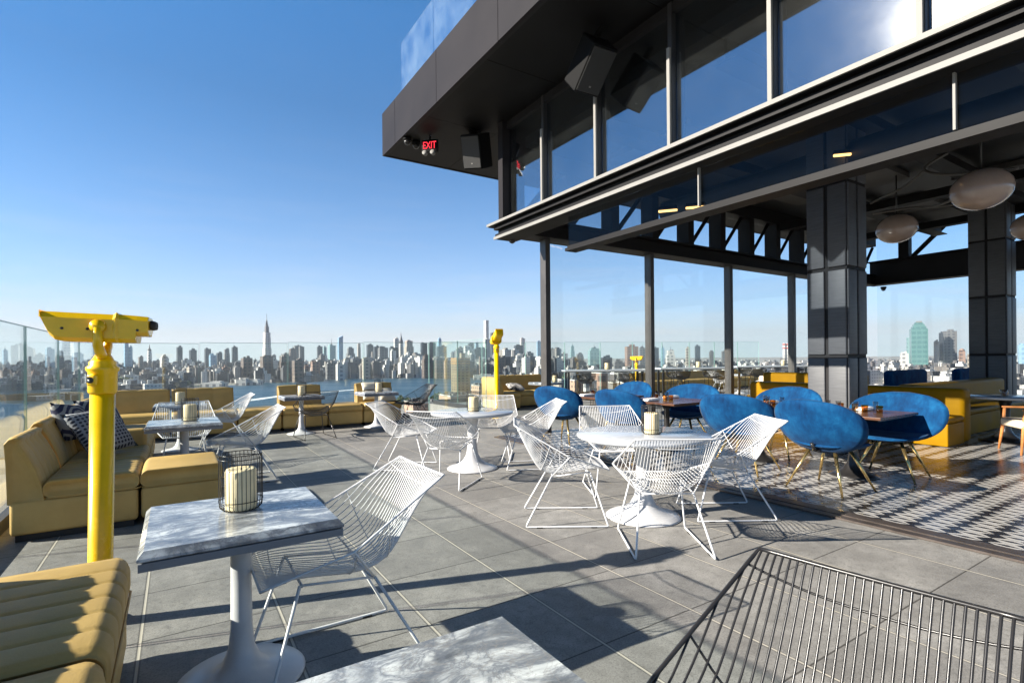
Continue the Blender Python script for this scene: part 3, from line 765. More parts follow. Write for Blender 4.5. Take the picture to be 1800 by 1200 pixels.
whites = [
 ((-.87, 2.55), fb, 'large white wire chair at the nearest square marble table, half in its shade'),
 ((1.145, 4.03), face(.02, 1), 'white wire chair seen from behind, nearest at the larger round table'),
 ((.46, 4.69), face(1, 0), 'white wire chair on the left side of the larger round table, back to the left'),
 ((1.93, 4.81), face(-1, -.02), 'white wire chair on the right side of the larger round table, before the blue chairs'),
 ((1.10, 5.68), face(.05, -1), 'white wire chair on the far side of the larger round table, facing the camera'),
 ((-.74, 6.05), face(.30, .95), 'white wire chair seen from behind at the smaller round table'),
 ((-1.42, 6.98), face(1, -.12), 'white wire chair on the left of the smaller round table'),
 ((-.30, 7.60), face(-.05, -1), 'white wire chair behind the smaller round table, in front of the far yellow viewer'),
 ((.22, 6.98), face(-1, -.15), 'white wire chair on the right of the smaller round table, near the tall post'),
 ((TL.x + .50, TL.y + .30), fb, 'white wire chair right of the square marble table behind the ottoman'),
 ((-4.34, 6.93), fa + PI, 'white wire chair facing the camera behind the square table beyond the ottoman'),
 ((TL2.x + .52, TL2.y + .32), fb, 'white wire chair tipped back beside the far bench, farthest left of the white ones'),
]
for k, ((x, y), rz, lab) in enumerate(whites):
    if k == 0:
        wc = make_wire_chair('wire_chair', lab, M_['white_wire'], GW); wc.location = (x, y, 0); wc.rotation_euler = (0, 0, rz)
    else: dup(wc, (x, y, 0), rz, lab)
b2 = ab(2.15, 10.17); b3 = ab(4.42, 10.95)
blacks = [((.575, 1.02), face(-.758, -.652), 'large black wire chair filling the lower right corner'),
          ((b2.x, b2.y), fa + .1, 'black wire chair at the left far table in front of the long bench'),
          ((b3.x, b3.y), fb, 'black wire chair at the right end of the far bench, catching the sun')]
bc = None
for k, ((x, y), rz, lab) in enumerate(blacks):
    if k == 0:
        bc = make_wire_chair('wire_chair', lab, M_['black_wire'], GB); bc.location = (x, y, 0); bc.rotation_euler = (0, 0, rz)
    else: dup(bc, (x, y, 0), rz, lab)

# ------------------------------------------------------------------ tables
TULS = [(.0, 0), (.262, 0), (.268, .007), (.258, .015), (.19, .027), (.12, .048), (.078, .085), (.054, .145), (.045, .24), (.043, .45), (.043, .655), (.07, .675), (.11, .69), (.0, .69)]
TUL = [(.0, 0), (.265, 0), (.272, .006), (.262, .016), (.215, .034), (.155, .062), (.10, .11), (.066, .18), (.052, .28), (.048, .40), (.052, .56), (.075, .665), (.12, .69), (.0, .69)]
def square_table(name, label, loc, top, size=.73, group='square marble tables on tulip bases'):
    t = thing(name, label, 'table', loc, AB_ROT, group)
    m = MB(); s = size / 2; r = .022
    prof = [(s - .012, .705), (s, .712), (s, .722), (s - .020, .745)]
    vs = []; fs = []
    for d, z in prof: vs += [(-d, -d, z), (d, -d, z), (d, d, z), (-d, d, z)]
    for i in range(3):
        for j in range(4): fs.append((i * 4 + j, i * 4 + (j + 1) % 4, (i + 1) * 4 + (j + 1) % 4, (i + 1) * 4 + j))
    fs += [(3, 2, 1, 0), (12, 13, 14, 15)]; m.add(vs, fs); obj('tabletop', m, top, t)
    m = MB(); m.box((0, 0, .689), (size - .006, size - .006, .030)); obj('underframe', m, M_['table_rim'], t)
    m = MB(); m.lathe([(r_, z_ * .98) for r_, z_ in TULS], 40); obj('tulip_base', m, M_['white_enamel'], t)
    return t
st1 = square_table('marble_table', 'square grey marble table with a candle, nearest full table on the left', P2(TF), M_['marble'])
dup(st1, P2(TN), AB_ROT, 'square marble table cut off by the bottom edge of the picture')
dup(st1, P2(TL), AB_ROT, 'square marble table just behind the tan ottoman, candle in the middle')
dup(st1, P2(TL2), AB_ROT, 'square table on a white tulip base in the far left corner by the bench')
dup(st1, P2(T3), AB_ROT, 'square table before the far bench with the black wire chair in front')
dup(st1, P2(T4), AB_ROT, 'square table before the right end of the far bench, beside the cream pillow')
e = ab(8.9, 12.1); dup(st1, P2(e), AB_ROT, 'square table on the rear terrace by the bench, just left of the nearest post')
def round_table(name, label, loc, dia, top, base, group=None, hs=1.0):
    t = thing(name, label, 'table', loc, 0.4, group)
    m = MB(); r = dia / 2
    m.lathe([(0, .700), (r - .05, .700), (r - .012, .712), (r, .724), (r - .001, .738), (r - .008, .744), (0, .7445)], 72); obj('tabletop', m, top, t)
    m = MB(); m.lathe([(r_ * 1.22 * hs, z_ * 1.01) for r_, z_ in TUL], 44); obj('tulip_base', m, base, t)
    return t
round_table('round_table', 'larger round white marble table in the centre with four white wire chairs', P2(T1), 1.18, M_['pale_marble'], M_['white_enamel'], 'round white terrace tables')
round_table('round_table', 'smaller round white marble table farther back with four white wire chairs', P2(T2), 1.08, M_['pale_marble'], M_['white_enamel'], 'round white terrace tables')

# candle lanterns
def lantern(label, loc, s=1.0, group='candle lanterns on the tables'):
    t = thing('candle_lantern', label, 'candle lantern', loc, random.random(), group)
    m = MB(); n = 32
    for i in range(n):
        a = 2 * PI * i / n; r = .090
        m.tube([(r * .80 * math.cos(a), r * .80 * math.sin(a), .004), (r * .97 * math.cos(a), r * .97 * math.sin(a), .018), (r * math.cos(a), r * math.sin(a), .04), (r * math.cos(a), r * math.sin(a), .235), (r * .96 * math.cos(a), r * .96 * math.sin(a), .256)], 0.0017, 4, cap=False)
    for r, z in ((.072, .005), (.092, .045), (.0925, .238), (.0875, .257)):
        m.tube([(r * math.cos(2 * PI * i / 28), r * math.sin(2 * PI * i / 28), z) for i in range(28)], .0022, 4, closed=True)
    obj('wire_cage', m, M_['black_wire'], t, fix=False)
    m = MB(); m.lathe([(0, .004), (.064, .004), (.066, .012), (.066, .178), (.061, .188), (.045, .182), (.0, .180)], 28); c = obj('candle', m, M_['wax'], t)
    m = MB(); m.tube([(0, 0, .18), (.003, 0, .20)], .002, 5); obj('wick', m, M_['black_wire'], c)
    t.scale = (s, s, s); return t
def top_at(px, py, z=.745): q = P(px, py, z); return (q.x, q.y, z)
ln = lantern('cream candle in a black wire lantern on the nearest square marble table', top_at(424, 894))
def lan(label, loc): return dup(ln, loc, random.random() * 6, label)
lan('cream candle in a black wire lantern on the larger round table', (T1.x + .08, T1.y - .02, .745))
lan('cream candle in a black wire lantern on the smaller round table', (T2.x + .02, T2.y + .02, .745))
lan('cream candle in a wire lantern on the square table behind the ottoman', (TL.x + .03, TL.y + .06, .746))
lan('cream candle in a wire lantern on the far left corner table', (TL2.x, TL2.y, .746))
lan('cream candle in a wire lantern on the far table with the black chair', (T3.x, T3.y + .02, .746))
lan('cream candle in a wire lantern on the far table beside the cream pillow', (T4.x + .05, T4.y, .746))
e = ab(9.0, 12.05); lan('cream candle in a wire lantern right beside the foot of the nearest post', (e.x + .15, e.y, .746))

# ------------------------------------------------------------------ sofas
def channel_block(L, prof, nch, bump=.018, end_r=.05, per=12):
    """closed profile (y,z) swept along x with soft channels; returns MB"""
    m = MB(); n = len(prof)
    cy = sum(p[0] for p in prof) / n; cz = sum(p[1] for p in prof) / n
    xs = []
    N = nch * per
    st = [i / N for i in range(N + 1)]
    rows = []
    nr = []
    for i in range(n):
        a, b = prof[i - 1], prof[(i + 1) % n]
        dy, dz = b[0] - a[0], b[1] - a[1]; l = math.hypot(dy, dz) or 1
        ny, nz = dz / l, -dy / l
        if ny * (prof[i][0] - cy) + nz * (prof[i][1] - cz) < 0: ny, nz = -ny, -nz
        nr.append((ny, nz))
    def row(x, off):
        rows.append([Vector((x, p[0] + q[0] * off, p[1] + q[1] * off)) for p, q in zip(prof, nr)])
    for q in range(5):
        a = q / 5 * PI / 2; row(-L / 2 + end_r * (1 - math.sin(a)), -end_r * (1 - math.cos(PI / 2 - a)) - bump)
    for s_ in st:
        x = -L / 2 + end_r + (L - 2 * end_r) * s_
        f = abs(math.sin(PI * s_ * nch)) if 0 < s_ < 1 else 0
        row(x, -bump * (1 - f ** .30))
    for q in range(4, -1, -1):
        a = q / 5 * PI / 2; row(L / 2 - end_r * (1 - math.sin(a)), -end_r * (1 - math.cos(PI / 2 - a)) - bump)
    vs = [p for r in rows for p in r]; fs = []
    for i in range(len(rows) - 1):
        for j in range(n):
            fs.append((i * n + j, i * n + (j + 1) % n, (i + 1) * n + (j + 1) % n, (i + 1) * n + j))
    fs.append(tuple(range(n - 1, -1, -1))); fs.append(tuple((len(rows) - 1) * n + j for j in range(n)))
    return m.add(vs, fs, True)
def rrect(y0, y1, z0, z1, r, k=5):
    out = []
    for cy, cz, a0 in ((y1 - r, z0 + r, -90), (y1 - r, z1 - r, 0), (y0 + r, z1 - r, 90), (y0 + r, z0 + r, 180)):
        for i in range(k + 1):
            a = R(a0 + 90 * i / k); out.append((cy + r * math.cos(a), cz + r * math.sin(a)))
    return out
def crown(y0, y1, z0, z1, r, up):
    """rounded rectangle with a domed top"""
    o = []
    for y, z in rrect(y0, y1, z0, z1, r):
        f = max(0, min(1, (z - z0) / (z1 - z0))); u = (y - y0) / (y1 - y0)
        o.append((y, z + up * f * math.sin(PI * u)))
    # densify the top
    return o
def back_prof(D, lean=.12, z0=.30, z1=.90, th=.24):
    """back profile, rear at y=-D/2"""
    y0 = -D / 2 - .01
    pts = []
    zs = [0, .25, .5, .75, .9]
    for f in zs: pts.append((y0 + th * (1 - .35 * f * f) - .0 + lean * 0 - .10 * f * f, z0 + (z1 - z0) * f))
    tipy, tipz = y0 + th * .28, z1
    pts.append((y0 + th * .42, z0 + (z1 - z0) * .98)); pts.append((y0 + th * .22, z1 + .005)); pts.append((y0 + th * .05, z0 + (z1 - z0) * .985))
    pts.append((y0 - .02, z0 + (z1 - z0) * .90)); pts.append((y0 - .01, z0 + (z1 - z0) * .6)); pts.append((y0, z0))
    return pts
LE = M_['leather']
def sofa(label, L, D, loc, rz, nch, back=True, seat_ch=None, arm=None, cat='sofa', name='sofa_module', zs=.50, back_z=.90, group='tan leather sofa modules'):
    """local x along the seat, +y the open front"""
    t = thing(name, label, cat, loc, rz, group)
    m = MB(); m.bbox((0, 0, .19), (L - .012, D - .02, .27), .03, 3); obj('base', m, LE, t)
    m = MB(); m.box((0, 0, .027), (L - .08, D - .08, .05)); obj('plinth', m, M_['black_rubber'], t)
    yb = -D / 2 + (.20 if back else .0)
    m = channel_block(L - .01, crown(yb, D / 2 + .012, .325, zs - .03, .06, .03), seat_ch or nch, .0105 if (seat_ch or nch) > 1 else .004, .045); sc_ = obj('seat_cushion', m, LE, t, fix=True)
    m = MB(); m.tube([(-L / 2 + .03, yb + .02, .332), (-L / 2 + .012, yb + .06, .332), (-L / 2 + .012, D / 2 - .02, .332), (-L / 2 + .04, D / 2 + .008, .332), (L / 2 - .04, D / 2 + .008, .332), (L / 2 - .012, D / 2 - .02, .332), (L / 2 - .012, yb + .06, .332), (L / 2 - .03, yb + .02, .332)], .006, 6); obj('piping', m, LE, sc_)
    if back:
        m = channel_block(L - .015, back_prof(D, z1=back_z), nch, .012, .04); obj('backrest', m, LE, t)
    if arm:
        for s_ in ((-1,) if arm == 'left' else (1,)):
            m = MB(); m.bbox((s_ * (L / 2 - .09), .05, .47), (.17, D - .12, .38), .055, 4); obj('armrest', m, LE, t)
    return t
RBk = AB_ROT - PI / 2      # local +y faces +B ; local x runs along -A
def left_sofa(label, a0, a1, b0=-1.13, b1=-.28, **kw):
    c = ab((b0 + b1) / 2, (a0 + a1) / 2); return sofa(label, a1 - a0, b1 - b0, P2(c), RBk, **kw)
left_sofa('tan channelled sofa seat in the lower left corner, rear half with the telescope behind', 2.12, 3.14, b1=-.20, zs=.53, nch=6, seat_ch=6)
left_sofa('tan channelled sofa seat cut by the bottom left corner of the frame', 1.10, 2.11, b1=-.20, zs=.53, nch=6, seat_ch=6)
left_sofa('tan leather armless sofa module beside the ottoman, backrest to the left', 5.60, 6.46, nch=5, seat_ch=6, back_z=.84)
left_sofa('tan leather sofa module holding the dotted pillow behind the telescope pole', 6.47, 7.55, nch=5, seat_ch=6, arm='left', back_z=.88)
left_sofa('tan leather sofa module farther along the left glass, behind the pillows', 7.60, 8.75, nch=6, seat_ch=6, arm=None)
left_sofa('tan leather sofa module second from the far left corner', 8.77, 9.95, nch=6, seat_ch=6)
c = ab(.04, 6.0); sofa('low tan leather ottoman without back beside the sofa, behind the marble table', .78, .64, P2(c), RBk, 1, back=False, cat='ottoman', name='ottoman')
# armrests seen end-on beyond the pillow are modelled as a chair facing the glass corner
RF = AB_ROT + PI           # local +y faces -A
def far_bench(label, b0, b1, back, nch, a0=11.35, a1=12.1, backs=None, **kw):
    c = ab((b0 + b1) / 2, (a0 + a1) / 2)
    return sofa(label, b1 - b0, a1 - a0, P2(c), RF, nch, back=back, **kw)
GBk = 'sections of the long tan bench'
far_bench('corner section of the long tan bench with a high back, far left', -1.12, -.10, True, 2, group=GBk, seat_ch=1)
far_bench('bench section with a high back behind the far left corner table', -.09, .98, True, 3, group=GBk, seat_ch=1)
far_bench('low backless section of the long tan bench, right of the high corner backs', .99, 1.78, False, 1, group=GBk)
far_bench('bench section with a single upright back panel behind the left far table', 1.79, 2.68, True, 1, group=GBk, seat_ch=1)
far_bench('low backless bench section in the middle between the two far tables', 2.69, 3.42, False, 1, group=GBk)
far_bench('bench section with a short back behind the cream pillow', 3.43, 4.30, True, 1, group=GBk, seat_ch=1)
# rounded sofa by the second viewer
c = ab(8.35, 13.35)
t = sofa('dark tan sofa right of the far yellow viewer, against the tall post', 1.7, .8, P2(ab(8.85, 13.05)), RF, 5, group='rear terrace seats', back_z=.93)
t2 = sofa('curved wing of the far tan sofa beside the yellow viewer', .9, .75, P2(ab(7.72, 12.62)), RBk, 3, group='rear terrace seats', back_z=.92, seat_ch=1)
for k, lab in enumerate(('tan bench section along the rear glass rail, behind the middle tall table', 'tan bench section along the rear glass rail, behind the third post', 'tan bench section along the rear glass rail, behind the white tulip table', 'tan bench section along the rear glass rail, last before the broad column')):
    sofa(lab, 2.3, .8, P2(ab(16.7 + k * 2.32, 15.0)), RF, 5, group='rear terrace seats', back_z=.80, back=True)

def pillow(label, loc, rot, mat, s=.46):
    o_ = []
    n = 12
    m = MB()
    for sgn in (1, -1):
        g = []
        for i in range(n + 1):
            row = []
            for j in range(n + 1):
                u, v = -1 + 2 * i / n, -1 + 2 * j / n
                th = .085 * ((1 - u ** 4) * (1 - v ** 4)) ** .6
                k = 1 - .09 * (1 - abs(u) ** 2) * abs(v) ** 3; k2 = 1 - .09 * (1 - abs(v) ** 2) * abs(u) ** 3
                row.append(Vector((u * s / 2 * k2, v * s / 2 * k, sgn * th)))
            g.append(row)
        m.grid(g)
    o = obj('pillow', m, mat); bm = bmesh.new(); bm.from_mesh(o.data); bmesh.ops.remove_doubles(bm, verts=bm.verts[:], dist=.0005); bmesh.ops.recalc_face_normals(bm, faces=bm.faces[:]); bm.to_mesh(o.data); bm.free()
    o.location = loc; o.rotation_euler = rot; return tag(o, label, 'pillow', 'scatter pillows on the sofas')
q = ab(-.66, 6.85); pillow('pillow with rows of dark dots leaning on the tan sofa behind the telescope', (q.x, q.y, .72), (R(-56), R(6), RBk - R(42)), M_['pillow_dots'], .54)
q = ab(-.92, 7.15); pillow('dark pillow with looping pale lines behind the dotted pillow', (q.x, q.y, .80), (R(-64), R(-8), RBk - R(26)), M_['pillow_rings'], .44)
q = ab(-.80, 8.35); pillow('blue-grey patterned pillow right of the telescope pole', (q.x, q.y, .74), (R(-60), 0, RBk - R(40)), M_['pillow_rings'], .52)
q = ab(3.75, 11.78); pillow('cream striped pillow on the far bench beside its table, upright behind', (q.x, q.y, .72), (R(-68), 0, RF), M_['pillow_cream'], .46)
q = ab(4.00, 11.62); pillow('cream striped pillow lying low on the far bench, front one', (q.x, q.y, .62), (R(-40), 0, RF + R(10)), M_['pillow_cream'], .46)
q = ab(8.35, 12.85); pillow('mottled grey cushion lying on the far sofa beside the post', (q.x, q.y, .60), (R(12), R(6), 0.3), M_['pillow_grey'], .50)

# ------------------------------------------------------------------ viewing telescopes
def viewer(label, loc, zb, yaw, tilt=0.0, lean=(0, 0), big=True):
    t = thing('viewing_telescope', label, 'viewing telescope', loc, 0, 'yellow viewing telescopes')
    YP = M_['yellow_paint']; zn = zb - .155
    T = Matrix.Rotation(lean[0], 4, 'Y')
    m = MB(); m.lathe([(0, 0), (.115, 0), (.115, .018), (.072, .03), (.056, .06), (.056, zn - .18), (0, zn - .18)], 28, M=T); p = obj('pole', m, YP, t)
    m = MB()
    for i in range(4):
        a = PI / 4 + i * PI / 2; m.lathe([(0, .018), (.014, .018), (.014, .034), (0, .034)], 8, c=(.094 * math.cos(a), .094 * math.sin(a), 0))
    obj('bolt', m, M_['mullion'], p)
    m = MB(); m.lathe([(0, zn - .20), (.060, zn - .20), (.066, zn - .19), (.066, zn - .085), (.076, zn - .072), (.076, zn - .058), (.062, zn - .048), (.062, zn - .03), (.050, zn - .018), (.036, zn + .01), (0, zn + .01)], 28, M=T); c = obj('collar', m, YP, t)
    m = MB(); m.bbox((0, -.070, zn - .125), (.050, .03, .062), .012, 3, M=T); cb = obj('coin_box', m, YP, c)
    m = MB(); m.lathe([(0, 0), (.017, 0), (.017, .008), (0, .008)], 14, M=T @ Matrix.Translation((0, -.085, zn - .125)) @ Matrix.Rotation(R(90), 4, 'X')); obj('coin_slot', m, M_['mullion'], cb)
    hd = bpy.data.objects.new('head', None)
    Y = Matrix.Rotation(yaw, 4, 'Z')
    top = T @ Vector((0, 0, zn))
    MT = Matrix.Translation(top) @ Y
    # yoke
    m = MB()
    for s_ in (-1, 1):
        m.tube([(0.00, s_ * .02, -.005), (-.0, s_ * .060, .02), (-.0, s_ * .112, .06), (-.0, s_ * .118, .155)], [.026, .025, .023, .021], 10, M=MT)
        m.lathe([(0, 0), (.034, 0), (.034, .022), (0, .022)], 18, M=MT @ Matrix.Translation((0, s_ * .108, .16)) @ Matrix.Rotation(R(-90 * s_), 4, 'X'))
    obj('yoke', m, YP, t)
    # optical body: side profile with a chamfered roof
    MB_ = MT @ Matrix.Translation((0, 0, .165)) @ Matrix.Rotation(tilt, 4, 'Y')
    prof = [(-.32, .058, .045), (.095, .050, .045), (.098, .050, .045), (.275, .046, .045)]
    m = MB()
    sec = lambda x, zt, zb_, w, ch: [(x, -w, zb_ + .02), (x, -w, zt - ch), (x, -w + ch * .9, zt), (x, w - ch * .9, zt), (x, w, zt - ch), (x, w, zb_ + .02), (x, w - .03, zb_), (x, -w + .03, zb_)]
    st_ = [(-.325, .066, .052, .098, .03), (-.318, .066, .030, .100, .03), (-.30, .066, -.015, .101, .03), (-.275, .066, -.055, .101, .03), (-.245, .066, -.078, .101, .03), (-.20, .065, -.086, .101, .03), (.08, .062, -.088, .101, .03), (.098, .074, -.088, .106, .03), (.112, .064, -.088, .096, .026), (.215, .060, -.088, .094, .026), (.217, .060, -.050, .094, .026), (.285, .056, -.050, .092, .026), (.290, .050, -.042, .085, .02)]
    rows = [sec(*q) for q in st_]; vs = [Vector(p) for r in rows for p in r]; fs = []
    for i in range(len(rows) - 1):
        for j in range(8): fs.append((i * 8 + j, i * 8 + (j + 1) % 8, (i + 1) * 8 + (j + 1) % 8, (i + 1) * 8 + j))
    fs += [tuple(range(7, -1, -1)), tuple((len(rows) - 1) * 8 + j for j in range(8))]
    for q in vs: q.x *= .75
    m.add(vs, fs, False, MB_); bo = obj('optical_body', m, YP, t)
    m = MB()
    for s_ in (-1, 1): m.lathe([(0, 0), (.024, 0), (.027, .012), (.021, .030), (.013, .032), (0, .028)], 10, M=MB_ @ Matrix.Translation((.216, s_ * .030, .012)) @ Matrix.Rotation(R(90), 4, 'Y'))
    obj('eyepiece', m, M_['black_rubber'], bo)
    m = MB()
    for x in (-.15, -.045, .17): m.lathe([(0, 0), (.007, 0), (.007, .004), (0, .004)], 8, M=MB_ @ Matrix.Translation((x, -.1005 if x < .1 else -.094, -.02)) @ Matrix.Rotation(R(90), 4, 'X'))
    obj('screw', m, M_['mullion'], bo)
    bpy.data.objects.remove(hd)
    return t
viewer('tall yellow viewing telescope on a pole among the tan sofas, pointing left', (-2.265, 2.86, 0), 1.615, R(27), R(1.0), lean=(R(1.2), 0))
d = ray(873, 640); yy = 12.6
viewer('yellow viewing telescope behind the smaller round table, tipped down towards the camera', (d.x * yy, yy, 0), 1.93, R(115), R(35))
d = ray(1119, 640); yy = 19.5
viewer('yellow viewing telescope seen sideways above the left tall table on the rear terrace', (d.x * yy, yy, 0), 1.40, R(150), 0)
q = ab(-.62, 3.75)
m = MB(); m.bbox((0, 0, .008), (.30, .16, .014), .004, 1, smooth=False); o = obj('floor_drain', m, M_['dark_metal'], None, (q.x, q.y, 0.0), AB_ROT); tag(o, 'dark metal cover plate let into the pavers beside the telescope pole', 'floor plate')
# ------------------------------------------------------------------ bar interior furniture
def make_blue_chair(label):
    t = thing('velvet_chair', label, 'upholstered chair', group='blue velvet chairs at the bar tables')
    V = M_['velvet']
    n, mm = 18, 16
    def hw(q): return .315 * max(0.0, math.sin(PI * min(1, max(0, (q * .86 + .14)) ** .80)) ) ** .42 if q < 1 else 0
    m = MB()
    def pt(i, j, off):
        q = i / n; u = -1 + 2 * j / mm
        w = .425 * (.80 + .20 * q) * (max(0.0, 1 - abs((q - .50) / .505) ** 2.35)) ** (1 / 2.05)
        x = u * w
        z = .365 + .525 * q
        y = -.25 - .10 * q + .85 * x * x + .13 * (1 - q) ** 3
        nx, ny = -1.70 * x, 1.0; l = math.hypot(nx, ny)
        e = (1 - abs(u) ** 6) * (1 - abs(2 * q - 1) ** 8)
        return Vector((x + nx / l * off * e, y + ny / l * off * e, z))
    g1 = [[pt(i, j, .026) for j in range(mm + 1)] for i in range(n + 1)]
    g2 = [[pt(i, j, -.026) for j in range(mm + 1)] for i in range(n + 1)]
    m.grid(g1); m.grid(g2)
    o = obj('back_shell', m, V, t, fix=False)
    bm = bmesh.new(); bm.from_mesh(o.data); bmesh.ops.remove_doubles(bm, verts=bm.verts[:], dist=.0008); bmesh.ops.recalc_face_normals(bm, faces=bm.faces[:]); bm.to_mesh(o.data); bm.free()
    m = MB()
    def ps(i, j, off):
        r = i / 10; a = 2 * PI * j / 32
        x = .285 * r * math.copysign(abs(math.cos(a)) ** .8, math.cos(a)); y = .02 + .265 * r * math.copysign(abs(math.sin(a)) ** .85, math.sin(a))
        z = .425 + .055 * (r ** 3) * (abs(math.cos(a)) ** 2) + .02 * r * max(0, -math.sin(a)) + off * (1 - r ** 5)
        return Vector((x, y, z))
    for off in (.035, -.030): m.grid([[ps(i, j, off) for j in range(33)] for i in range(11)])
    o = obj('seat_shell', m, V, t, fix=False)
    bm = bmesh.new(); bm.from_mesh(o.data); bmesh.ops.remove_doubles(bm, verts=bm.verts[:], dist=.0008); bmesh.ops.recalc_face_normals(bm, faces=bm.faces[:]); bm.to_mesh(o.data); bm.free()
    m = MB(); m.lathe([(0, .375), (.10, .375), (.10, .40), (0, .40)], 18); m.tube([(0, -.05, .395), (0, -.22, .40), (0, -.26, .47)], .014, 8); obj('seat_bracket', m, M_['black_wire'], t)
    for sx, sy in ((-1, 1), (1, 1), (-1, -1), (1, -1)):
        m = MB(); m.tube([(sx * .10, sy * .10 - .01, .405), (sx * .235, sy * .24 - .01, .006)], [.016, .008], 10)
        l = obj('leg', m, M_['brass'], t)
        m = MB(); m.lathe([(0, 0), (.011, 0), (.010, .008), (0, .008)], 8, c=(sx * .236, sy * .241 - .01, 0.004)); obj('foot_glide', m, M_['black_rubber'], l)
    return t
ffb = math.atan2(B.y, B.x) - PI / 2         # facing +B
blues = [(5.88, 2.88, ffb - .10, 'blue velvet chair nearest the camera, back striped by a wire chair shadow'),
         (6.00, 3.95, ffb + .10, 'blue velvet chair second in the row along the nearest dining table, seen from behind'),
         (7.05, 2.78, ffb + PI + .1, 'blue velvet chair at the right of the nearest dining table, hollow side showing'),
         (7.25, 4.25, ffb + PI, 'blue velvet chair on the far side of the nearest dining table, before the broad column'),
         (5.62, 5.55, ffb + .05, 'blue velvet chair seen from behind at the middle dining table, over the larger round table'),
         (7.02, 5.70, ffb + PI + .2, 'blue velvet chair on the far side of the middle dining table, by the second post'),
         (5.48, 6.90, ffb + .25, 'blue velvet chair right behind the foot of the nearest rear post, seen from behind'),
         (6.95, 7.05, ffb + PI, 'blue velvet chair on the far side of the farthest dining table, its rounded top showing')]
blues = blues[:8]
bl = None
for k, (b_, a_, rz, lab) in enumerate(blues):
    p = ab(b_, a_, .004)
    if k == 0: bl = make_blue_chair(lab); bl.location = p; bl.rotation_euler = (0, 0, rz); bl.scale = (1.30, 1.20, 1.10)
    else: dup(bl, p, rz, lab)

def dining_table(label, b0, b1, a0, a1, npost=2):
    c = ab((b0 + b1) / 2, (a0 + a1) / 2, .004)
    t = thing('dining_table', label, 'dining table', c, AB_ROT, 'dark wooden dining tables')
    w, l = b1 - b0, a1 - a0
    m = MB(); m.bbox((0, 0, .742), (w, l, .030), .004, 2, smooth=False); obj('tabletop', m, M_['walnut'], t)
    m = MB(); m.box((0, 0, .718), (w - .08, l - .08, .018)); obj('underframe', m, M_['black_wire'], t)
    for k in range(npost):
        y = 0 if npost == 1 else (k - .5) * l * .56
        m = MB(); m.lathe([(0, 0), (.26, 0), (.262, .012), (.20, .03), (.12, .07), (.065, .16), (.045, .30), (.042, .60), (.10, .708), (0, .708)], 28, c=(0, y, 0)); obj('pedestal', m, M_['black_wire'], t)
    return t
dining_table('long dark walnut dining table nearest the camera, set with napkins and glasses', 6.32, 7.28, 2.58, 4.78)
dining_table('dark walnut dining table in the middle, set with two napkins', 5.95, 7.00, 5.02, 6.20, 1)
dining_table('dark walnut dining table farthest back by the rear glass, set with two napkins', 5.88, 6.92, 6.50, 7.55, 1)

def napkin(label, b_, a_, rot):
    p = ab(b_, a_, .762)
    m = MB(); m.bbox((0, 0, .014), (.30, .105, .026), .011, 3); m.bbox((.01, .006, .032), (.27, .09, .016), .007, 3)
    o = obj('napkin', m, M_['napkin'], None, p, AB_ROT + rot); tag(o, label, 'napkin', 'folded white napkins on the dining tables')
napkin('folded white napkin at the near left corner of the nearest dining table', 6.50, 4.45, .1)
napkin('folded white napkin on the nearest dining table before the broad column', 7.05, 4.25, .0)
napkin('folded white napkin near the front edge of the nearest dining table, behind the blue back', 6.50, 3.28, .15)
napkin('folded white napkin at the far right side of the nearest dining table', 7.05, 3.05, .0)
napkin('folded white napkin on the near side of the middle dining table', 6.12, 5.60, .1)
napkin('folded white napkin on the far side of the middle dining table', 6.80, 5.80, 0)
napkin('folded white napkin on the near side of the farthest dining table', 6.05, 7.00, .1)
napkin('folded white napkin on the far side of the farthest dining table', 6.70, 7.20, 0)
def glass_mb(h, r, c=(0, 0, 0)):
    m = MB(); m.lathe([(0, 0), (r * .8, 0), (r, h), (r - .004, h), (r * .8 - .005, .012), (0, .012)], 16, c=c); return m
def glasses(b_, a_, n, where, amber=True, group=None):
    for k in range(n):
        q = ab(b_ + random.uniform(-.13, .13), a_ + (k - n / 2) * .075, .762)
        am = amber and k % 2 == 0
        o = obj('tumbler', glass_mb(.085 if am else .125, .038 if am else .03), M_['amber_glass'] if am else M_['clear_glass'], None, q)
        tag(o, ('short amber tumbler ' if am else 'slim clear tumbler ') + where, 'drinking glass', ('amber' if am else 'clear') + ' tumblers ' + where)
glasses(6.8, 4.15, 8, 'grouped on the left half of the nearest dining table')
glasses(6.8, 3.10, 8, 'grouped on the right half of the nearest dining table')
glasses(6.45, 5.65, 6, 'grouped in the middle of the middle dining table')
glasses(6.4, 7.05, 6, 'grouped in the middle of the farthest dining table')

# ochre banquettes
GD = M_['gold']
def banq(label, b0, b1, a0, a1, back_b, hz=1.0, seat=.46):
    t = thing('banquette', label, 'banquette', (0, 0, 0), 0, 'ochre leather banquettes')
    def bb(name, x0, x1, y0, y1, z0, z1, r):
        c = ab((x0 + x1) / 2, (y0 + y1) / 2, (z0 + z1) / 2); m = MB(); m.bbox(c, (x1 - x0, y1 - y0, z1 - z0), r, 4, AB_ROT); return obj(name, m, GD, t)
    bb('seat_base', b0, back_b, a0, a1, .01, seat - .10, .02)
    bb('seat_cushion', b0 - .012, back_b, a0, a1, seat - .10, seat, .04)
    bb('backrest', back_b, b1, a0, a1, .01, hz, .07)
    return t
banq('ochre leather banquette between the two big columns, seat end catching the sun', 9.95, 10.95, 3.15, 6.9, 10.62, .88)
t = thing('banquette', 'ochre leather banquette back running to the right frame edge behind the round table', 'banquette', (0, 0, 0), 0, 'ochre leather banquettes')
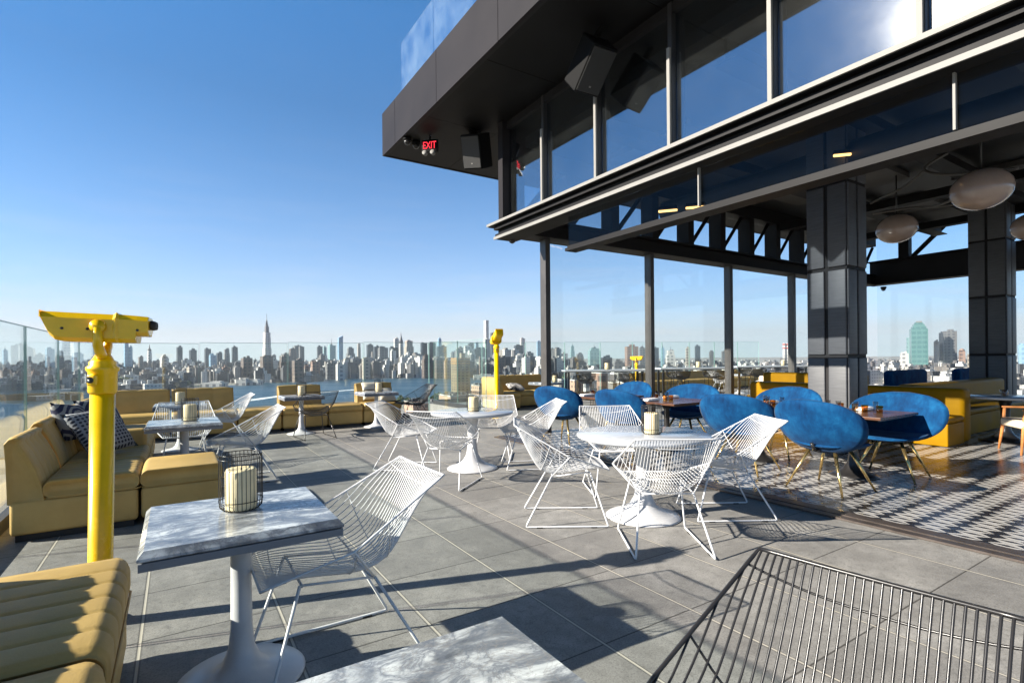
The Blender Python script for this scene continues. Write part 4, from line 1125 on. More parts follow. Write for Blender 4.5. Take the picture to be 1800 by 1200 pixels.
def bb(name, x0, x1, y0, y1, z0, z1, r, mat=GD):
    c = ab((x0 + x1) / 2, (y0 + y1) / 2, (z0 + z1) / 2); m = MB(); m.bbox(c, (x1 - x0, y1 - y0, z1 - z0), r, 4, AB_ROT); return obj(name, m, mat, t)
bb('backrest', 11.0, 15.8, 3.95, 4.25, .01, .90, .07); bb('seat_base', 11.0, 15.8, 3.42, 3.95, .01, .36, .02); bb('seat_cushion', 11.0, 15.8, 3.40, 3.95, .36, .46, .04)
banq('ochre banquette farther back, its rounded top beside the broad column', 12.2, 13.2, 5.6, 8.0, 12.9, 1.02)
for k, (b_, a_, lab) in enumerate(((14.5, 6.6, 'dark blue padded bench back in the far bar room, left of the second column'), (15.9, 5.6, 'dark blue padded bench back deep in the far bar room, nearer the second column'), (19.0, 5.2, 'dark blue bench back glimpsed at the right frame edge'))):
    t = thing('lounge_bench', lab, 'bench', ab(b_, a_), AB_ROT, 'dark blue benches in the far room')
    m = MB(); m.bbox((0, .3, .62), (2.2, .2, .86), .09, 4); obj('backrest', m, M_['velvet'], t)
    m = MB(); m.bbox((0, -.1, .3), (2.2, .65, .3), .08, 4); obj('seat', m, M_['velvet'], t)
pz = P(1766, 784, 0)
round_table('round_table', 'round marble-topped table on a black tulip base at the right edge', (8.05, 8.55, .004), 1.06, M_['pale_marble'], M_['black_wire'], 'round bar tables')
o = obj('tumbler', glass_mb(.11, .05), M_['clear_glass'], None, (7.98, 8.5, .75)); tag(o, 'clear glass with dark contents on the round table at the right edge', 'drinking glass')
o = obj('tumbler', glass_mb(.09, .045), M_['amber_glass'], None, (8.10, 8.6, .75)); tag(o, 'amber glass on the round table at the right edge', 'drinking glass')
# wooden lounge chair cut by the right edge
t = thing('lounge_chair', 'wooden lounge chair with cream cushion, cut off by the right edge', 'armchair', (7.56, 7.55, .004), R(70))
m = MB(); m.bbox((0, 0, .42), (.58, .60, .12), .035, 3); obj('seat_cushion', m, M_['cream_fabric'], t)
m = MB(); m.bbox((0, -.29, .66), (.56, .10, .44), .04, 3); obj('back_cushion', m, M_['cream_fabric'], t)
for sx, sy in ((-1, 1), (1, 1), (-1, -1), (1, -1)):
    m = MB(); m.tube([(sx * .27, sy * .25, .62 if sy > 0 else .86), (sx * .27, sy * .27, .36), (sx * .30, sy * .31, 0.0)], [.018, .024, .014], 10); obj('leg', m, M_['orange_wood'], t)
for sx in (-1, 1):
    m = MB(); m.bbox((sx * .27, -.01, .635), (.05, .58, .028), .01, 2); obj('armrest', m, M_['orange_wood'], t)

# ------------------------------------------------------------------ rear terrace: tall tables, stools
def tall_table(label, px0, px1, py, z=1.08, Y=None):
    p0, p1 = P(px0, py, z), P(px1, py, z)
    c = (p0 + p1) / 2; L = (p1 - p0).length
    return None
tts = []
def bar_table(label, c, L, rz):
    t = thing('bar_table', label, 'tall table', c, rz, 'tall marble bar tables')
    m = MB(); m.bbox((0, 0, 1.068), (L, .62, .05), .006, 2, smooth=False); obj('tabletop', m, M_['pale_marble'], t)
    m = MB(); m.box((0, 0, 1.042), (L - .06, .56, .028)); obj('underframe', m, M_['black_wire'], t)
    for sx in (-1, 1):
        for sy in (-1, 1):
            m = MB(); m.box((sx * (L / 2 - .12), sy * .22, .515), (.06, .06, 1.03)); obj('leg', m, M_['black_wire'], t)
    m = MB(); m.box((0, 0, .28), (L - .3, .04, .04)); obj('footrail', m, M_['black_wire'], t)
    return t
def make_stool(label):
    t = thing('bar_stool', label, 'bar stool', group='black wire bar stools')
    m = MB(); n = 23
    for i in range(n):
        x = -.22 + .44 * i / (n - 1); k = (abs(x) / .22) ** 2.2
        m.tube([(x, .20, .74 + .05 * k), (x, .02, .715 + .09 * k), (x, -.12, .73 + .09 * k), (x * 1.05, -.19 + .05 * k, .84), (x * 1.08, -.22 + .05 * k, 1.0)], .0065, 4, cap=False)
    obj('seat_shell', m, M_['black_wire'], t, fix=False)
    m = MB(); m.tube([(-.22, .20, .79), (.22, .20, .79), (.235, .0, .81), (.24, -.17, 1.0), (-.24, -.17, 1.0), (-.235, 0, .81)], .008, 5, closed=True); obj('rim', m, M_['black_wire'], t, fix=False)
    for sx in (-1, 1):
        m = MB(); m.tube([(sx * .17, .15, .74), (sx * .23, .22, .01), (sx * .23, -.24, .01), (sx * .17, -.13, .72)], .010, 6); obj('leg', m, M_['black_wire'], t, fix=False)
    m = MB(); m.tube([(-.205, .19, .28), (.205, .19, .28)], .009, 6); m.tube([(-.205, -.20, .28), (.205, -.20, .28)], .009, 6); obj('footrest', m, M_['black_wire'], t, fix=False)
    return t
stool = None
names = [('left', 1061, 15.0, 2.35), ('middle', 1222, 16.8, 2.5), ('right', 1352, 18.8, 2.7)]
order = ['first', 'second', 'third', 'fourth']
for nm, px, Y, L in names:
    d = ray(px, 646); c = Vector((d.x * Y, Y, 0))
    bar_table('tall white-topped bar table seen through the rear glass, %s one of three' % nm, c, L, R(4))
    for k in range(4):
        x = -L / 2 + L * (k % 2 + .5) / 2 + (.1 if k > 1 else 0); yy = -.48 if k < 2 else .48
        p = (c.x + x, c.y + yy + x * .07, 0); rz = R(4) if k < 2 else R(184)
        lab = 'black wire bar stool at the %s tall table, %s side, %s half' % (nm, 'camera' if k < 2 else 'river', 'left' if k % 2 == 0 else 'right')
        if stool is None: stool = make_stool(lab); stool.location = p; stool.rotation_euler = (0, 0, rz)
        else: dup(stool, p, rz, lab)
    lan('cream candle in a wire lantern on the %s tall bar table' % nm, (c.x + (.1 if nm != 'right' else .5), c.y, 1.093))
# low lounge by the rear rail
e = ab(16.2, 13.4)
d = ray(1335, 660); tp = Vector((d.x * 18.2, 18.2, 0))
dup(st1, (tp.x + .2, 20.3, 0), AB_ROT, 'small table on a white tulip stem far behind the rear glass wall')
dup(wc, (tp.x - .45, 20.4, 0), R(-80), 'white wire chair far behind the rear glass, left of the white tulip stem')
dup(wc, (tp.x + 1.1, 20.0, 0), R(60), 'white wire chair far behind the rear glass, right of the white tulip stem')
t = thing('lounge_chair', 'low cream lounge chair with a grey pillow behind the nearest dining table', 'armchair', (tp.x - .75, 15.4, 0), R(-70), 'rear terrace seats')
m = MB(); m.bbox((0, 0, .30), (.75, .7, .28), .06, 4); obj('seat', m, M_['cream_fabric'], t)
m = MB(); m.bbox((0, -.34, .58), (.75, .16, .55), .06, 4); obj('backrest', m, M_['cream_fabric'], t)
pillow('grey-brown pillow leaning in the low cream lounge chair behind the glass', (tp.x - .62, 15.38, .62), (R(-60), 0, R(-70)), M_['pillow_grey'], .5)
# ------------------------------------------------------------------ the city
def bmat(x): return FAC[x]
def tower(px0, px1, ytop, Y, tone, label, cat='skyscraper', name='city_tower', top='flat', ybot=None, rho=20, setbacks=(), group='towers of the skyline'):
    """a building that spans px0..px1 in the photograph with its roof at ytop, Y metres away"""
    pc = (px0 + px1) / 2; d = ray(pc, ytop); phi = math.atan2(d.x, 1)
    zt = H + d.z * Y
    # use the column in the middle; width measured across the line of sight
    Wd = (px1 - px0) / F * Y * math.cos(phi)
    rr = R(rho); w = Wd / (math.cos(rr) + math.sin(abs(rr)))
    cx, cy = d.x * Y, Y
    rz = -phi + rr
    t_loc = (cx, cy, GZ)
    hgt = zt - GZ
    m = MB()
    if not setbacks: m.box((0, 0, hgt / 2), (w, w, hgt))
    else:
        z = 0; cur = 1.0
        for f, s_ in setbacks:
            m.box((0, 0, (z + hgt * f) / 2), (w * cur, w * cur, hgt * f - z)); z = hgt * f; cur = s_
        m.box((0, 0, (z + hgt) / 2), (w * cur, w * cur, hgt - z))
    rng = random.Random(int(px0 * 7 + ytop))
    ws = w * (setbacks[-1][1] if setbacks else 1)
    if top == 'flat' and w > 14:
        for _ in range(2):
            a, b = rng.uniform(.2, .45) * ws, rng.uniform(.2, .45) * ws; h = rng.uniform(4, 9)
            m.box((rng.uniform(-.25, .25) * ws, rng.uniform(-.25, .25) * ws, hgt + h / 2), (a, b, h))
    if top == 'pyramid':
        h = ws * 1.3; m.add([(-ws / 2, -ws / 2, hgt), (ws / 2, -ws / 2, hgt), (ws / 2, ws / 2, hgt), (-ws / 2, ws / 2, hgt), (0, 0, hgt + h)], [(0, 1, 4), (1, 2, 4), (2, 3, 4), (3, 0, 4)])
    if top == 'slant':
        h = ws * .55; m.add([(-ws / 2, -ws / 2, hgt), (ws / 2, -ws / 2, hgt), (ws / 2, ws / 2, hgt), (-ws / 2, ws / 2, hgt), (ws / 2, -ws / 2, hgt + h), (ws / 2, ws / 2, hgt + h)], [(0, 1, 4), (1, 2, 5, 4), (3, 0, 4, 5), (2, 3, 5)])
    if top == 'curve':
        m.lathe([(0, 0), (ws * .5, 0), (ws * .42, ws * .4), (0, ws * .62)], 16, c=(0, 0, hgt))
    o = obj(name, m, bmat(tone), None, t_loc, rz)
    tag(o, label, cat, group)
    return o, hgt, ws
def spire(o, hgt, r, h, mat='grey', name='spire'):
    m = MB(); m.lathe([(0, hgt), (r, hgt), (r * .75, hgt + h * .18), (r * .28, hgt + h * .42), (r * .12, hgt + h), (0, hgt + h)], 8); obj(name, m, bmat(mat), o)

# landmarks: (px0, px1, ytop, Y, tone, look, kwargs)
o, h, w = tower(461, 477, 584, 3400, 'pale', 'tallest pale stone tower of the skyline, stepped top with a long needle mast', rho=24, setbacks=((.60, .86), (.86, .80)), top='none')
pxm = 3400 / F
m = MB(); m.box((0, 0, h + 5 * pxm), (w * .62, w * .62, 10 * pxm)); m.box((0, 0, h + 11.5 * pxm), (w * .42, w * .42, 4 * pxm)); obj('upper_tier', m, bmat('grey'), o)
m = MB(); m.lathe([(0, h + 13 * pxm), (2.1 * pxm, h + 13 * pxm), (1.2 * pxm, h + 20 * pxm), (.45 * pxm, h + 22 * pxm), (.25 * pxm, h + 33 * pxm), (0, h + 33 * pxm)], 10); obj('spire', m, bmat('dark'), o)
o, h, w = tower(700, 710, 603, 3500, 'pale', 'slender stone tower with a steep pointed metal crown and needle', rho=24, setbacks=((.55, .85), (.85, .75)), top='none')
m = MB(); pm = 3500 / F; m.lathe([(0, h), (3.9 * pm, h), (3.2 * pm, h + 4 * pm), (2.1 * pm, h + 8.5 * pm), (1.0 * pm, h + 12.5 * pm), (.3 * pm, h + 17 * pm), (.1 * pm, h + 21 * pm), (0, h + 21 * pm)], 12); obj('crown', m, bmat('dark'), o)
o, h, w = tower(850.5, 859, 563, 4400, 'pale', 'very thin white square tower, second tallest, above the far yellow viewer', rho=35, top='none')
o, h, w = tower(849, 862, 596, 4200, 'pale', 'broad white block at the foot of the thin white tower', rho=22)
o, h, w = tower(862, 875, 585, 4100, 'dark', 'dark blue-grey slab right of the thin white tower', rho=14)
o, h, w = tower(593, 603, 594, 3700, 'blue', 'blue glass tower with a slanted roof and a mast beside it', top='slant')
o, h, w = tower(576, 590, 607, 3750, 'green', 'green glass tower with a thin antenna mast', top='flat'); spire(o, h, 6, 52, 'dark', 'antenna_mast')
o, h, w = tower(217, 226, 590, 2600, 'blue', 'pale blue glass tower right of the yellow telescope pole, the taller half'); o2 = o
o, h, w = tower(225, 233, 610, 2610, 'blue', 'lower shoulder tower against the right side of the pale blue glass tower')
o, h, w = tower(258.5, 267, 616, 2900, 'pale', 'clock tower with a steep pointed roof, left part of the skyline', setbacks=((.88, .86),), top='none'); spire(o, h, 11, 34, 'brown')
o, h, w = tower(692, 701, 595, 3450, 'pale', 'pale flat-topped slab just left of the tower with the pointed crown', rho=12)
o, h, w = tower(710, 727, 599, 3600, 'cream', 'cream stepped block right of the tower with the pointed crown', setbacks=((.8, .8),))
o, h, w = tower(769, 776, 596, 3900, 'blue', 'slim dark tower with a curved top standing alone mid skyline', top='curve')
mids = [
 (243, 252, 627, 2700, 'brown'), (281, 297, 626, 2500, 'pale'), (310, 321, 610, 2700, 'dark'), (332, 346, 615, 2750, 'dark'), (359, 371, 613, 2850, 'dark'),
 (367, 381, 624, 2600, 'blue'), (380, 391, 620, 2700, 'dark'), (393, 404, 614, 2800, 'grey'), (407, 418, 610, 2900, 'dark'),
 (507, 522, 613, 3000, 'brown'), (516, 528, 607.5, 3300, 'grey'), (525, 535, 609, 3100, 'grey'), (557, 567, 609, 3300, 'dark'), (568, 574, 610, 3350, 'green'),
 (608, 624, 612, 3200, 'grey'), (628, 634, 604, 3500, 'cream'), (644, 656, 606, 3250, 'dark'), (656, 668, 609, 3100, 'dark'), (664, 682, 611, 2900, 'grey'), (684, 700, 611, 2950, 'dark'),
 (739, 751, 603, 3500, 'dark'), (753, 766, 603, 3450, 'dark'), (767, 785, 609, 3000, 'dark'), (801, 816, 611, 3300, 'cream'), (815, 829, 609, 3000, 'pale'), (822, 833, 604, 3600, 'dark'),
 (835, 841, 602, 3700, 'blue'), (829, 856, 613, 2800, 'dark'), (890, 905, 618, 3000, 'pale'), (903, 919, 607, 3600, 'dark'), (914, 923, 595, 3800, 'pale'), (925, 938, 620, 2900, 'grey'),
 (943, 951, 600, 3900, 'blue'), (967, 975, 613, 3200, 'dark'), (983, 998, 621, 3000, 'pale'), (1002, 1010, 608, 3600, 'green'), (1012, 1026, 622, 3000, 'grey'),
 (1033, 1056, 612, 2600, 'green'), (1098, 1122, 609, 2300, 'pink'), (1123, 1136, 611, 2700, 'grey'), (1148, 1158, 611, 2900, 'dark'), (1161, 1168, 612, 2500, 'blue'), (1170, 1187, 616, 2400, 'pale'),
 (1205, 1213, 612, 2600, 'cream'), (1221, 1231, 608, 2800, 'dark'), (1246, 1256, 618, 3000, 'grey'), (1268, 1276, 617, 3200, 'grey'),
 (79, 96, 613, 2300, 'blue'), (97, 113, 618, 2400, 'grey'), (126, 147, 622, 2300, 'blue'), (48, 56, 626, 2500, 'grey'), (4, 14, 615, 2500, 'blue')]
fronts = [
 (328, 352, 646, 1950, 'cream'), (423, 444, 629, 1900, 'brown'), (457, 480, 626, 1850, 'brown'), (489, 510, 627, 1850, 'brown'), (513, 534, 633, 1800, 'brown'),
 (533, 545, 644, 2000, 'pink'), (546, 563, 636, 2100, 'pink'), (572, 589, 639, 2050, 'grey'), (590, 607, 640, 1950, 'pale'), (604, 617, 630, 2300, 'cream'), (616, 638, 630, 2200, 'grey'), (636, 651, 630, 2050, 'cream'),
 (727, 742, 626, 2400, 'grey'), (741, 760, 625, 2100, 'brown'), (763, 781, 630, 2050, 'brown'), (780, 793, 634, 2000, 'pink'), (842, 848, 626, 2100, 'pink'), (872, 889, 629, 2200, 'brown'), (884, 900, 630, 2300, 'cream'), (905, 920, 624, 2300, 'pale'),
 (930, 945, 634, 2400, 'grey'), (945, 953, 628, 2500, 'pale'), (970, 985, 632, 2300, 'dark'), (990, 1006, 634, 2300, 'grey'), (1014, 1030, 636, 2200, 'dark'), (1056, 1076, 628, 1700, 'dark'), (1078, 1096, 634, 1800, 'grey'),
 (0, 18, 650, 1700, 'brown'), (22, 40, 655, 1650, 'brown'), (55, 70, 652, 1700, 'pink'), (78, 92, 658, 1650, 'cream'), (105, 122, 650, 1750, 'brown'), (128, 144, 656, 1700, 'pale'), (210, 240, 655, 1850, 'brown'), (245, 275, 653, 1850, 'brown'), (280, 300, 650, 1900, 'brown'), (303, 326, 652, 1850, 'brown'),
 (358, 385, 652, 1900, 'brown'), (388, 405, 645, 1950, 'pink'), (406, 422, 648, 1950, 'brown')]
LM = [(-40, 'the left frame edge'), (179, 'the near yellow pole'), (225, 'the pale blue glass tower'), (263, 'the pointed clock tower'), (469, 'the tall needle-masted tower'), (598, 'the slant-roofed glass tower'), (705, 'the pointed-crown tower'), (772, 'the curved-top slim tower'), (855, 'the thin white tower'), (960, 'the nearest post'), (1143, 'the second post'), (1282, 'the third post'), (1393, 'the fourth post'), (1615, 'the stepped green glass tower'), (1750, 'the second column')]
LOOK = {'cream': 'cream stone', 'brown': 'brown brick', 'dark': 'dark glass', 'grey': 'grey stone', 'pale': 'pale stone', 'blue': 'blue glass', 'green': 'green glass', 'pink': 'pinkish brick'}
ORD = ['first', 'second', 'third', 'fourth', 'fifth', 'sixth', 'seventh', 'eighth', 'ninth', 'tenth', 'eleventh', 'twelfth', 'thirteenth', 'fourteenth', 'fifteenth', 'sixteenth', 'seventeenth', 'eighteenth', 'nineteenth', 'twentieth']
cnt = {}
for row, lst, noun in (('back', mids, 'high-rise'), ('front', fronts, 'waterfront block')):
    for (x0, x1, yt, Y, tone) in sorted(lst, key=lambda q: (q[0] + q[1]) / 2):
        pc = (x0 + x1) / 2
        k = max((q for q in LM if q[0] <= pc), key=lambda q: q[0])
        key = (row, k[1]); cnt[key] = cnt.get(key, 0) + 1
        shape = 'slim' if x1 - x0 < 10 else ('broad' if x1 - x0 > 17 else 'square')
        lab = '%s %s %s, %s row, %s right of %s' % (shape, LOOK[tone], noun, row, ORD[cnt[key] - 1], k[1])
        rng = random.Random(int(x0 * 13))
        sb = ((rng.uniform(.78, .93), rng.uniform(.72, .88)),) if rng.random() < .4 and tone not in ('dark', 'blue') else ()
        rho = 15 if row == 'back' else (17 if tone == 'brown' else 14)
        o, h, w = tower(x0, x1, yt, Y, tone, lab, cat='skyscraper' if row == 'back' else 'apartment block', name='city_tower' if row == 'back' else 'waterfront_block', rho=rho if pc < 1000 else 12, setbacks=sb, group='%s of the skyline' % ('high-rises' if row == 'back' else 'waterfront blocks'))
        if rng.random() < .18 and row == 'back': spire(o, h, 3.0, 22, 'dark', 'antenna_mast')
# right-hand towers
o, h, w = tower(1598, 1631, 578, 2350, 'citi', 'green glass tower with a stepped crown, seen between the two columns', rho=8, top='none'); pm = 2350 / F
for q, (f, hh) in enumerate(((.84, 4), (.68, 4), (.50, 3))):
    m = MB(); z = h + sum((4, 4, 3)[:q]) * pm; m.box((0, 0, z + hh * pm / 2), (w * f, w * f, hh * pm)); obj('crown_tier', m, bmat('citi'), o)
m = MB(); m.box((-.0 * w, -w * .255, h + 12.2 * pm), (w * .38, 1.5, 2.6 * pm)); obj('roof_letters_band', m, M_['trim'], o)
tower(1593, 1600, 593, 2500, 'green', 'narrow tower hugging the left side of the stepped green glass tower', rho=5)
tower(1641, 1651, 600, 2300, 'dark', 'lower dark slab left of the pair of dark towers, between the columns', rho=6)
tower(1650, 1658, 585, 2320, 'dark', 'narrow dark slab, middle height, of the dark pair between the columns', rho=6)
tower(1656, 1682, 582, 2350, 'grey', 'broad grey glass slab, tallest of the dark group between the columns', rho=14)
tower(1685, 1697, 617, 1800, 'pink', 'red brick tower with a domed roof right of the dark slabs', rho=8, top='curve')
tower(1582, 1597, 621, 2000, 'pale', 'low white block at the left foot of the stepped green glass tower', rho=8)
tower(1788, 1806, 606, 2000, 'blue', 'blue-grey tower at the right frame edge behind the second column', rho=8)
tower(1700, 1712, 622, 1700, 'cream', 'low cream block just left of the second column', rho=8)
for k, px in enumerate((1378.5, 1384)):
    c = atY(px, 603, 2600); m = MB(); m.lathe([(0, 0), (8, 0), (6.5, c.z - GZ), (0, c.z - GZ)], 14)
    t = obj('power_chimney', m, bmat('pale'), None, (c.x, c.y, GZ)); tag(t, 'white power-station chimney with red bands near the fourth post, ' + ('left one' if k == 0 else 'right one'), 'chimney', 'power station chimneys')
    for f in (.80, .93):
        m = MB(); m.lathe([(7.4, (c.z - GZ) * f), (7.4, (c.z - GZ) * (f + .05))], 14); obj('red_band', m, mottled('red_band_%d%d' % (k, int(f * 100)), (0.45, 0.06, 0.05), 0.7), t)
# unfinished tower on the near bank
Y = 640.0
o, h, w = tower(792.5, 826, 629, Y, 'frame', 'unfinished concrete apartment tower on the near river bank, orange netting at its top', cat='building', name='unfinished_tower', rho=24, top='none', group='near bank buildings')
m = MB(); pm = Y / F
for k in range(3): m.box((0, 0, h - (1 + 4.2 * k) * pm), (w * 1.03, w * 1.03, 2.2 * pm))
obj('safety_netting', m, mottled('orange_netting', (0.30, 0.15, 0.045), 0.9, amp=.3, scale=.3), o)
m = MB()
for k in range(28):
    z = h * (k + .5) / 28; m.box((0, 0, z), (w * 1.015, w * 1.015, .45))
obj('floor_slabs', m, M_['concrete'], o)
m = MB(); m.box((w * .2, w * .1, h + 3), (w * .3, w * .3, 6)); obj('stair_core', m, M_['concrete'], o)

def low(px0, px1, ytop, Y, tone, depth, label, rz=.45, roofmat=None, cat='building'):
    pc = (px0 + px1) / 2; d = ray(pc, ytop); zt = H + d.z * Y; w = (px1 - px0) / F * Y * .8
    hgt = max(5, zt - GZ)
    m = MB(); m.box((0, 0, hgt / 2), (w, depth, hgt)); o = obj('low_building', m, bmat(tone), None, (d.x * Y, Y + depth / 2, GZ), rz)
    tag(o, label, cat, 'near bank buildings')
    m = MB()
    for sx, sy, lx, ly in ((0, -1, w, .5), (0, 1, w, .5), (-1, 0, .5, depth), (1, 0, .5, depth)):
        m.box((sx * w / 2, sy * depth / 2, hgt + .5), (lx, ly, 1.0))
    obj('parapet', m, bmat('pale'), o)
    m = MB(); rng = random.Random(int(px0))
    for _ in range(5): m.box((rng.uniform(-.4, .4) * w, rng.uniform(-.4, .4) * depth, hgt + 1.2), (rng.uniform(2, 5), rng.uniform(2, 5), 2.4))
    obj('roof_unit', m, bmat('grey'), o); return o
low(829, 866, 678, 520, 'lowbrick', 22, 'brown brick loft building with a window grid right of the unfinished tower')
low(770, 830, 697, 420, 'lowbrick', 30, 'long low brick warehouse with a pale roof edge below the unfinished tower')
low(705, 770, 709, 380, 'lowbrick', 26, 'low brick warehouse behind the black chair at the end of the bench')
low(828, 880, 703, 380, 'pink', 26, 'low red brick warehouse behind the smaller round table')
low(880, 960, 693, 420, 'cream', 30, 'low cream warehouse behind the far tan sofa')
rngs = random.Random(3)
for k in range(16):
    px = 975 + k * 24; yt = 668 - (k % 4) * 4 + (k % 3) * 5; Yb = 380 + (k % 5) * 75
    low(px, px + rngs.uniform(18, 30), yt, Yb, ['cream', 'lowbrick', 'pale', 'pink', 'grey'][k % 5], 18, '%s low near-bank building seen between the bar tables, number-%s from the nearest post' % (['cream', 'brick', 'pale', 'pinkish', 'grey'][k % 5], ORD[k]), rz=rngs.uniform(.2, .6))
# pier buildings and boats at the far shore
def pier(px0, px1, y0, y1, Y, label):
    a_, b_ = atY(px0, y1, Y), atY(px1, y0, Y); w = (px1 - px0) / F * Y
    m = MB(); hgt = max(3, (y1 - y0) / F * Y); m.box((0, 0, hgt / 2), (w, 45, hgt)); m.box((w * .1, 0, hgt + 2), (w * .5, 25, 4))
    o = obj('pier_shed', m, bmat('pale'), None, ((a_.x + b_.x) / 2, Y, GZ), .1); tag(o, label, 'building', 'far shore sheds')
pier(420, 437, 667, 677, 1620, 'white pier shed on the far shore below the brown twin blocks, left')
pier(437, 458, 668, 676, 1640, 'long pale pier shed on the far shore below the brown twin blocks, right')
pier(360, 395, 674, 681, 1560, 'long low white quay building on the far shore left of the brown blocks')
pier(832, 868, 648, 656, 1900, 'white low terminal with a rounded hall on the far shore behind the telescope')
pier(60, 75, 680, 691, 1350, 'white shed by the river seen through the left glass')
pier(105, 148, 686, 693, 1300, 'long pale shed by the river seen through the left glass')
def boat(px, py, L, label):
    p = P(px, py, GZ + .3)
    t = thing('boat', label, 'boat', p, R(20), 'boats on the river')
    m = MB(); m.add([(-L / 2, -L * .12, 0), (L * .3, -L * .12, 0), (L / 2, 0, 0), (L * .3, L * .12, 0), (-L / 2, L * .12, 0), (-L / 2, -L * .14, L * .12), (L * .33, -L * .14, L * .12), (L * .56, 0, L * .16), (L * .33, L * .14, L * .12), (-L / 2, L * .14, L * .12)], [(0, 1, 6, 5), (1, 2, 7, 6), (2, 3, 8, 7), (3, 4, 9, 8), (4, 0, 5, 9), (5, 6, 7, 8, 9)])
    obj('hull', m, M_['trim'], t)
    m = MB(); m.box((-L * .08, 0, L * .19), (L * .45, L * .18, L * .14)); obj('cabin', m, M_['white_enamel'], t)
boat(547, 677, 26, 'small white ferry on the river right of the single upright bench back')
boat(706, 662.5, 24, 'white boat moored at the far shore left of the unfinished tower')
boat(660, 667, 16, 'small white boat near the far shore below the dark waterfront blocks')
boat(895, 659, 16, 'small white boat on the narrow river reach right of the far viewer')
# wake: foam line
wk = [P(x, y, GZ + .15) for x, y in ((430, 706), (500, 696), (560, 690.5), (640, 684), (640, 682.8), (560, 688.5), (500, 693.5), (430, 703))]
o = sheet('boat_wake', [(p.x, p.y) for p in wk], GZ + .15, mottled('foam', (0.55, 0.60, 0.62), 0.8, amp=.3, scale=.02))

# low city fabric: far too many roofs to count, one mass
rng = random.Random(11)
m = MB()
def fabric(pxr, Yr, hr, wr, n, rot):
    for _ in range(n):
        px = rng.uniform(*pxr); Y = Yr[0] * (Yr[1] / Yr[0]) ** rng.random(); d = ray(px, 640)
        hh = hr[0] + (hr[1] - hr[0]) * rng.random() ** 2.2; w = rng.uniform(*wr)
        ro = rot + rng.choice((0, 0, .1)); w2 = w * rng.uniform(.5, 1.6)
        m.box((d.x * Y, Y, GZ - 1 + hh / 2), (w, w2, hh), ro)
        if hh > 22:
            m.box((d.x * Y + rng.uniform(-.15, .15) * w, Y, GZ - 1 + hh + 3), (w * rng.uniform(.25, .6), w2 * rng.uniform(.25, .6), rng.uniform(5, 14)), ro)
            if rng.random() < .35: m.box((d.x * Y + w * .55, Y, GZ - 1 + hh * .36), (w * .7, w2 * .9, hh * .72), ro)
fabric((-150, 1010), (2300, 4200), (14, 84), (14, 40), 2000, .62)
fabric((480, 1010), (2250, 3300), (50, 125), (20, 38), 120, .62)
fabric((-150, 560), (1800, 2300), (12, 55), (18, 40), 600, .62)
fabric((560, 1010), (2120, 2500), (14, 80), (18, 40), 360, .62)
fabric((1010, 1950), (1100, 6000), (8, 45), (16, 50), 1700, .2)
fabric((1010, 1950), (420, 1200), (7, 20), (12, 30), 500, .2)
fabric((-200, 330), (1050, 1800), (9, 38), (14, 40), 520, .62)
o = obj('city_blocks', m, M_['blocks'], fix=False); structure(o, 'stuff')
# tree masses by the water
m = MB()
def grove(px0, px1, py, n, s, dep):
    for _ in range(n):
        p = P(rng.uniform(px0, px1), py + rng.uniform(-dep, dep), GZ)
        hh = s * rng.uniform(.7, 1.3)
        for q in range(26):
            th, ph = rng.uniform(0, 2 * PI), rng.uniform(-.3, 1.4); r = hh * .55 * rng.uniform(.6, 1.05)
            c = Vector((p.x + r * math.cos(th) * math.cos(ph), p.y + r * math.sin(th) * math.cos(ph), GZ + hh * .5 + r * math.sin(ph)))
            a, b_ = Vector((rng.uniform(-1, 1), rng.uniform(-1, 1), rng.uniform(-1, 1))).normalized() * hh * .28, Vector((rng.uniform(-1, 1), rng.uniform(-1, 1), rng.uniform(-1, 1))).normalized() * hh * .28
            m.add([c - a, c + b_, c + a, c - b_], [(0, 1, 2, 3)])
grove(205, 330, 681, 90, 20, 3); grove(0, 190, 699, 90, 12, 3); grove(765, 830, 700, 16, 9, 4); grove(690, 780, 712, 22, 9, 5); grove(980, 1400, 668, 120, 11, 7)
o = obj('far_woods', m, M_['foliage'], fix=False); structure(o, 'stuff')

# air over the river
m = MB(); m.box((0, 4000, 75), (30000, 24000, 700)); m = MB(); m.box((0, 3000, 90), (16000, 8400, 332))
hz_ = NT('river_haze'); pv = hz_.node('VolumePrincipled'); pv.inputs['Color'].default_value = (0.82, 0.90, 1.0, 1); pv.inputs['Density'].default_value = 0.000034; pv.inputs['Anisotropy'].default_value = 0.2
hz_.l.new(pv.outputs[0], hz_.out.inputs[1])
o = obj('haze', m, hz_.m); structure(o, 'stuff')
# ------------------------------------------------------------------ light, sky, camera
sun_dir = Vector((-1.96, -.56, 1.0)).normalized()
sl = bpy.data.lights.new('sun', 'SUN'); sl.energy = 4.9; sl.angle = R(0.5); sl.color = (1.0, 0.93, 0.82)
so = bpy.data.objects.new('sun', sl); COL.objects.link(so)
so.rotation_euler = sun_dir.to_track_quat('Z', 'Y').to_euler()
W = bpy.data.worlds.new('World'); S.world = W; W.use_nodes = True
nt = W.node_tree; nt.nodes.clear()
sky = nt.nodes.new('ShaderNodeTexSky'); sky.sky_type = 'NISHITA'; sky.sun_disc = False
sky.sun_elevation = math.asin(sun_dir.z); sky.sun_rotation = math.atan2(sun_dir.x, sun_dir.y)
sky.altitude = 80; sky.air_density = 0.6; sky.dust_density = 0.0; sky.ozone_density = 4.0
def wn(t, **k):
    n = nt.nodes.new('ShaderNode' + t)
    for a, b in k.items(): setattr(n, a, b)
    return n
